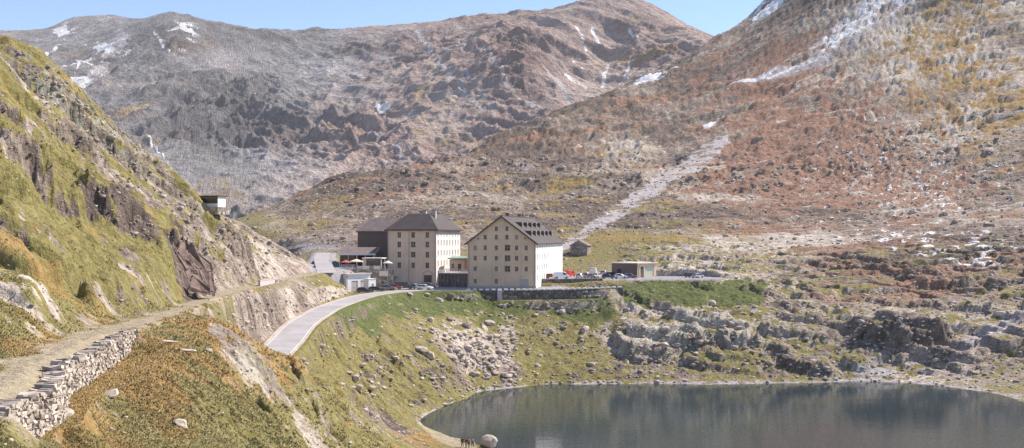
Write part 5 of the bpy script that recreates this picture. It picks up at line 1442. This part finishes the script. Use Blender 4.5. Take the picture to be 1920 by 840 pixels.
# ---- loose stones and grass tufts nobody could count
def scatter_mesh(name, pts, sizes, nv, mat, kind):
    base = rock_mesh(nv, 1, .65, .3); bv = np.array([v.co[:] for v in base.vertices], np.float32); bf = np.array([tuple(f.vertices) for f in base.polygons], np.int32)
    n = len(pts); a = RNG.uniform(0, 6.28, n); s = sizes[:, None]
    sc = RNG.uniform(.6, 1.3, (n, 3)) * s
    q = bv[None] * sc[:, None, :]
    ca, sa = np.cos(a)[:, None], np.sin(a)[:, None]
    V = np.stack([q[..., 0] * ca - q[..., 1] * sa, q[..., 0] * sa + q[..., 1] * ca, q[..., 2]], -1) + pts[:, None, :]
    Fa = (bf[None] + (np.arange(n) * len(bv))[:, None, None]).reshape(-1, 3)
    return raw_mesh(name, V.reshape(-1, 3), Fa, mat, kind)
def raw_mesh(name, V, Fa, mat, kind):
    me = bpy.data.meshes.new(name); me.vertices.add(len(V)); me.vertices.foreach_set('co', V.astype(np.float32).reshape(-1))
    me.loops.add(Fa.size); me.loops.foreach_set('vertex_index', Fa.astype(np.int32).reshape(-1)); me.polygons.add(len(Fa)); me.polygons.foreach_set('loop_start', np.arange(0, Fa.size, 3, dtype=np.int32)); me.update(calc_edges=True)
    me.materials.append(mat); o = bpy.data.objects.new(name, me); COL.objects.link(o); o['kind'] = kind; return o

# candidate ground cells in view, weighted by their area on the picture
hidden = (np.minimum.accumulate(np.where(np.isfinite(VT), VT, 1e9), axis=0) < VT - 3)
inview = (UU > -40) & (UU < 1960) & (VT < 850) & (VT > -20) & ~hidden
wgt = np.zeros_like(VT); wgt[:-1] = np.clip(VT[:-1] - VT[1:], 0, 8)
def sample(n, prob):
    p = (prob * wgt * inview).reshape(-1); p /= p.sum(); k = RNG.choice(p.size, n, p=p)
    i, j = np.unravel_index(k, VT.shape); du_ = RNG.uniform(-1.2, 1.2, n)
    D = DD[i, j] * (1 + RNG.uniform(-.002, .002, n)); x = (UU[i, j] + du_ - UC) / F * D
    return np.stack([x, D, ZZ[i, j]], -1).astype(np.float32), i, j
notlevel = (1 - dirt) * (1 - tarmac) * (seg_dist(X, Y, road_pts)[0] > 4) * (ZZ > .15)
pts, i_, j_ = sample(26000, notlevel * np.clip(1.15 - grass + .25 * scree, .04, 1) * (DD < 700) * np.where(DD < 140, .35, 1))
sz = (DD[i_, j_] * RNG.gamma(2.0, .00055, len(pts))).clip(.05, 2.2).astype(np.float32)
pts[:, 2] -= sz * .1
o = scatter_mesh('rubble', pts, sz, 5, M['boulder'], 'stuff'); tag(o, 'loose pale stones strewn over the slopes and scree', 'rubble')

def grass_mat():
    T = NT('alpine_grass'); a = T.attr('hue').outputs['Fac']; b = T.attr('tone').outputs['Fac']
    c = T.mix(a, T.mix(b, (.27, .23, .085), (.52, .46, .21)), T.mix(b, (.36, .225, .08), (.62, .44, .20)))
    g_ = T.attr('lush').outputs['Fac']; c = T.mix(g_, c, T.mix(b, (.09, .13, .035), (.26, .32, .12)))
    T.color(c); T.bsdf.inputs['Roughness'].default_value = .75
    g = T.n('ShaderNodeNewGeometry'); v = T.n('ShaderNodeVectorMath', operation='MULTIPLY_ADD'); T.l(g.outputs['Normal'], v.inputs[0]); v.inputs[1].default_value = (.35, .35, .35); v.inputs[2].default_value = (.15, -.15, 1)
    nn = T.n('ShaderNodeVectorMath', operation='NORMALIZE'); T.l(v.outputs[0], nn.inputs[0]); T.l(nn.outputs[0], T.bsdf.inputs['Normal']); return T.mat
pts, i_, j_ = sample(60000, notlevel * np.clip(grass - .35, 0, 1) * np.clip(1 - scree, 0, 1) * np.where(DD < 135, 1.5, .8) * (1 - .93 * lefthill) * np.where(DD < 150, 1, .12) * (DD < 340) * (SLOPE < 1.3))
n = len(pts); Dp = DD[i_, j_]; hgt = np.clip(Dp * .0012 * RNG.gamma(5, .2, n), .05, .3); nb = 5
V = np.zeros((n, nb, 3, 3), np.float32)
for k in range(nb):
    a = RNG.uniform(0, 6.28, n); r0 = hgt * RNG.uniform(.1, .5, n); ww = hgt * RNG.uniform(.10, .22, n); lean = hgt * RNG.uniform(.2, .8, n); bx, by = np.cos(a), np.sin(a)
    V[:, k, 0] = pts + np.stack([bx * r0 - by * ww, by * r0 + bx * ww, -hgt * .15], -1); V[:, k, 1] = pts + np.stack([bx * r0 + by * ww, by * r0 - bx * ww, -hgt * .15], -1)
    V[:, k, 2] = pts + np.stack([bx * (r0 + lean), by * (r0 + lean), hgt * RNG.uniform(.5, 1, n)], -1)
gm = raw_mesh('grass', V.reshape(-1, 3), np.arange(n * nb * 3, dtype=np.int32).reshape(-1, 3), grass_mat(), 'stuff'); tag(gm, 'dry orange and olive grass tufts covering the slopes', 'grass')
for nm_, val in (('hue', np.clip((orange[i_, j_] + RNG.normal(0, .2, n) - .3) * 1.6, 0, 1)), ('lush', np.clip((green[i_, j_] - .3) * 1.8, 0, 1)), ('tone', RNG.uniform(0, 1, n))):
    a = gm.data.attributes.new(nm_, 'FLOAT', 'POINT'); a.data.foreach_set('value', np.repeat(val.astype(np.float32), nb * 3))
HAZE = .00007
# ------------------------------------------------------------------ lake
def lake_material():
    T = NT('lake_water'); co = T.coord()
    T.color((.028, .043, .049)); T.bsdf.inputs['Roughness'].default_value = .07; T.bsdf.inputs['IOR'].default_value = 1.33
    T.bsdf.inputs['Specular IOR Level'].default_value = .5
    s = T.scaled(co, (.35, 1.1, 1))
    h = T.m('ADD', T.noise(.8, 4, .6, s), T.m('MULTIPLY', T.noise(.12, 3, .5, s), 1.5))
    T.bump(h, .085, .25)
    return T.mat
me = bpy.data.meshes.new('lake')
me.from_pydata([(-70, 90, 0), (330, 90, 0), (330, 330, 0), (-70, 330, 0)], [], [(0, 1, 2, 3)])
me.materials.append(lake_material())
lake = bpy.data.objects.new('lake', me); COL.objects.link(lake); lake['kind'] = 'structure'

# ------------------------------------------------------------------ the air
hz = MB(); zb = float(min(ZZ.min(), FZ.min())) - 1; zt = float(max(ZZ.max(), FZ.max())) + 5
hz.box(float(min(X.min(), FX.min())) - 20, float(max(X.max(), FX.max())) + 20, -60, 3960, zb, zt)
ho_ = hz.build('haze', None); ho_['kind'] = 'stuff'
hm_ = bpy.data.materials.new('mountain_air'); hm_.use_nodes = True; nt = hm_.node_tree; nt.nodes.clear()
v_ = nt.nodes.new('ShaderNodeVolumePrincipled'); v_.inputs['Color'].default_value = (.97, .91, .90, 1); v_.inputs['Density'].default_value = HAZE; v_.inputs['Anisotropy'].default_value = .0
nt.links.new(v_.outputs[0], nt.nodes.new('ShaderNodeOutputMaterial').inputs['Volume']); ho_.data.materials.append(hm_)
# ------------------------------------------------------------------ light, sky, camera
SUN_EL, SUN_AZ = 45.0, 60.0        # azimuth measured clockwise from the viewing direction (+y)
sd = Vector((math.sin(R(SUN_AZ)) * math.cos(R(SUN_EL)), math.cos(R(SUN_AZ)) * math.cos(R(SUN_EL)), math.sin(R(SUN_EL))))
sun = bpy.data.lights.new('sun', 'SUN'); sun.energy = 4.6; sun.angle = R(.53); sun.color = (1, .89, .76)
so = bpy.data.objects.new('sun', sun); COL.objects.link(so); so.rotation_euler = sd.to_track_quat('Z', 'Y').to_euler()
w = bpy.data.worlds.new('World'); SC.world = w; w.use_nodes = True
nt = w.node_tree; nt.nodes.clear()
sky = nt.nodes.new('ShaderNodeTexSky'); sky.sky_type = 'NISHITA'; sky.sun_disc = False
sky.sun_elevation = R(SUN_EL); sky.sun_rotation = R(SUN_AZ); sky.altitude = 2400; sky.air_density = .8; sky.dust_density = .1; sky.ozone_density = 1.8
bg = nt.nodes.new('ShaderNodeBackground'); bg.inputs[1].default_value = .13
wo = nt.nodes.new('ShaderNodeOutputWorld')
nt.links.new(sky.outputs[0], bg.inputs[0]); nt.links.new(bg.outputs[0], wo.inputs[0])
cam = bpy.data.cameras.new('camera'); co_ = bpy.data.objects.new('camera', cam); COL.objects.link(co_)
co_.location = (0, 0, CAMZ); co_.rotation_euler = (R(90), 0, 0)
cam.sensor_width = 36; cam.lens = 36 * F / 1920; cam.shift_y = 20 / 1920; cam.clip_end = 12000; cam.clip_start = .5
SC.camera = co_
SC.view_settings.view_transform = 'Standard'; SC.view_settings.look = 'None'; SC.view_settings.exposure = .88; SC.view_settings.gamma = 1
SC.view_settings.use_curve_mapping = False
SC.cycles.use_denoising = True; SC.cycles.denoising_prefilter = 'NONE'
SC.cycles.max_bounces = 6; SC.cycles.volume_bounces = 0
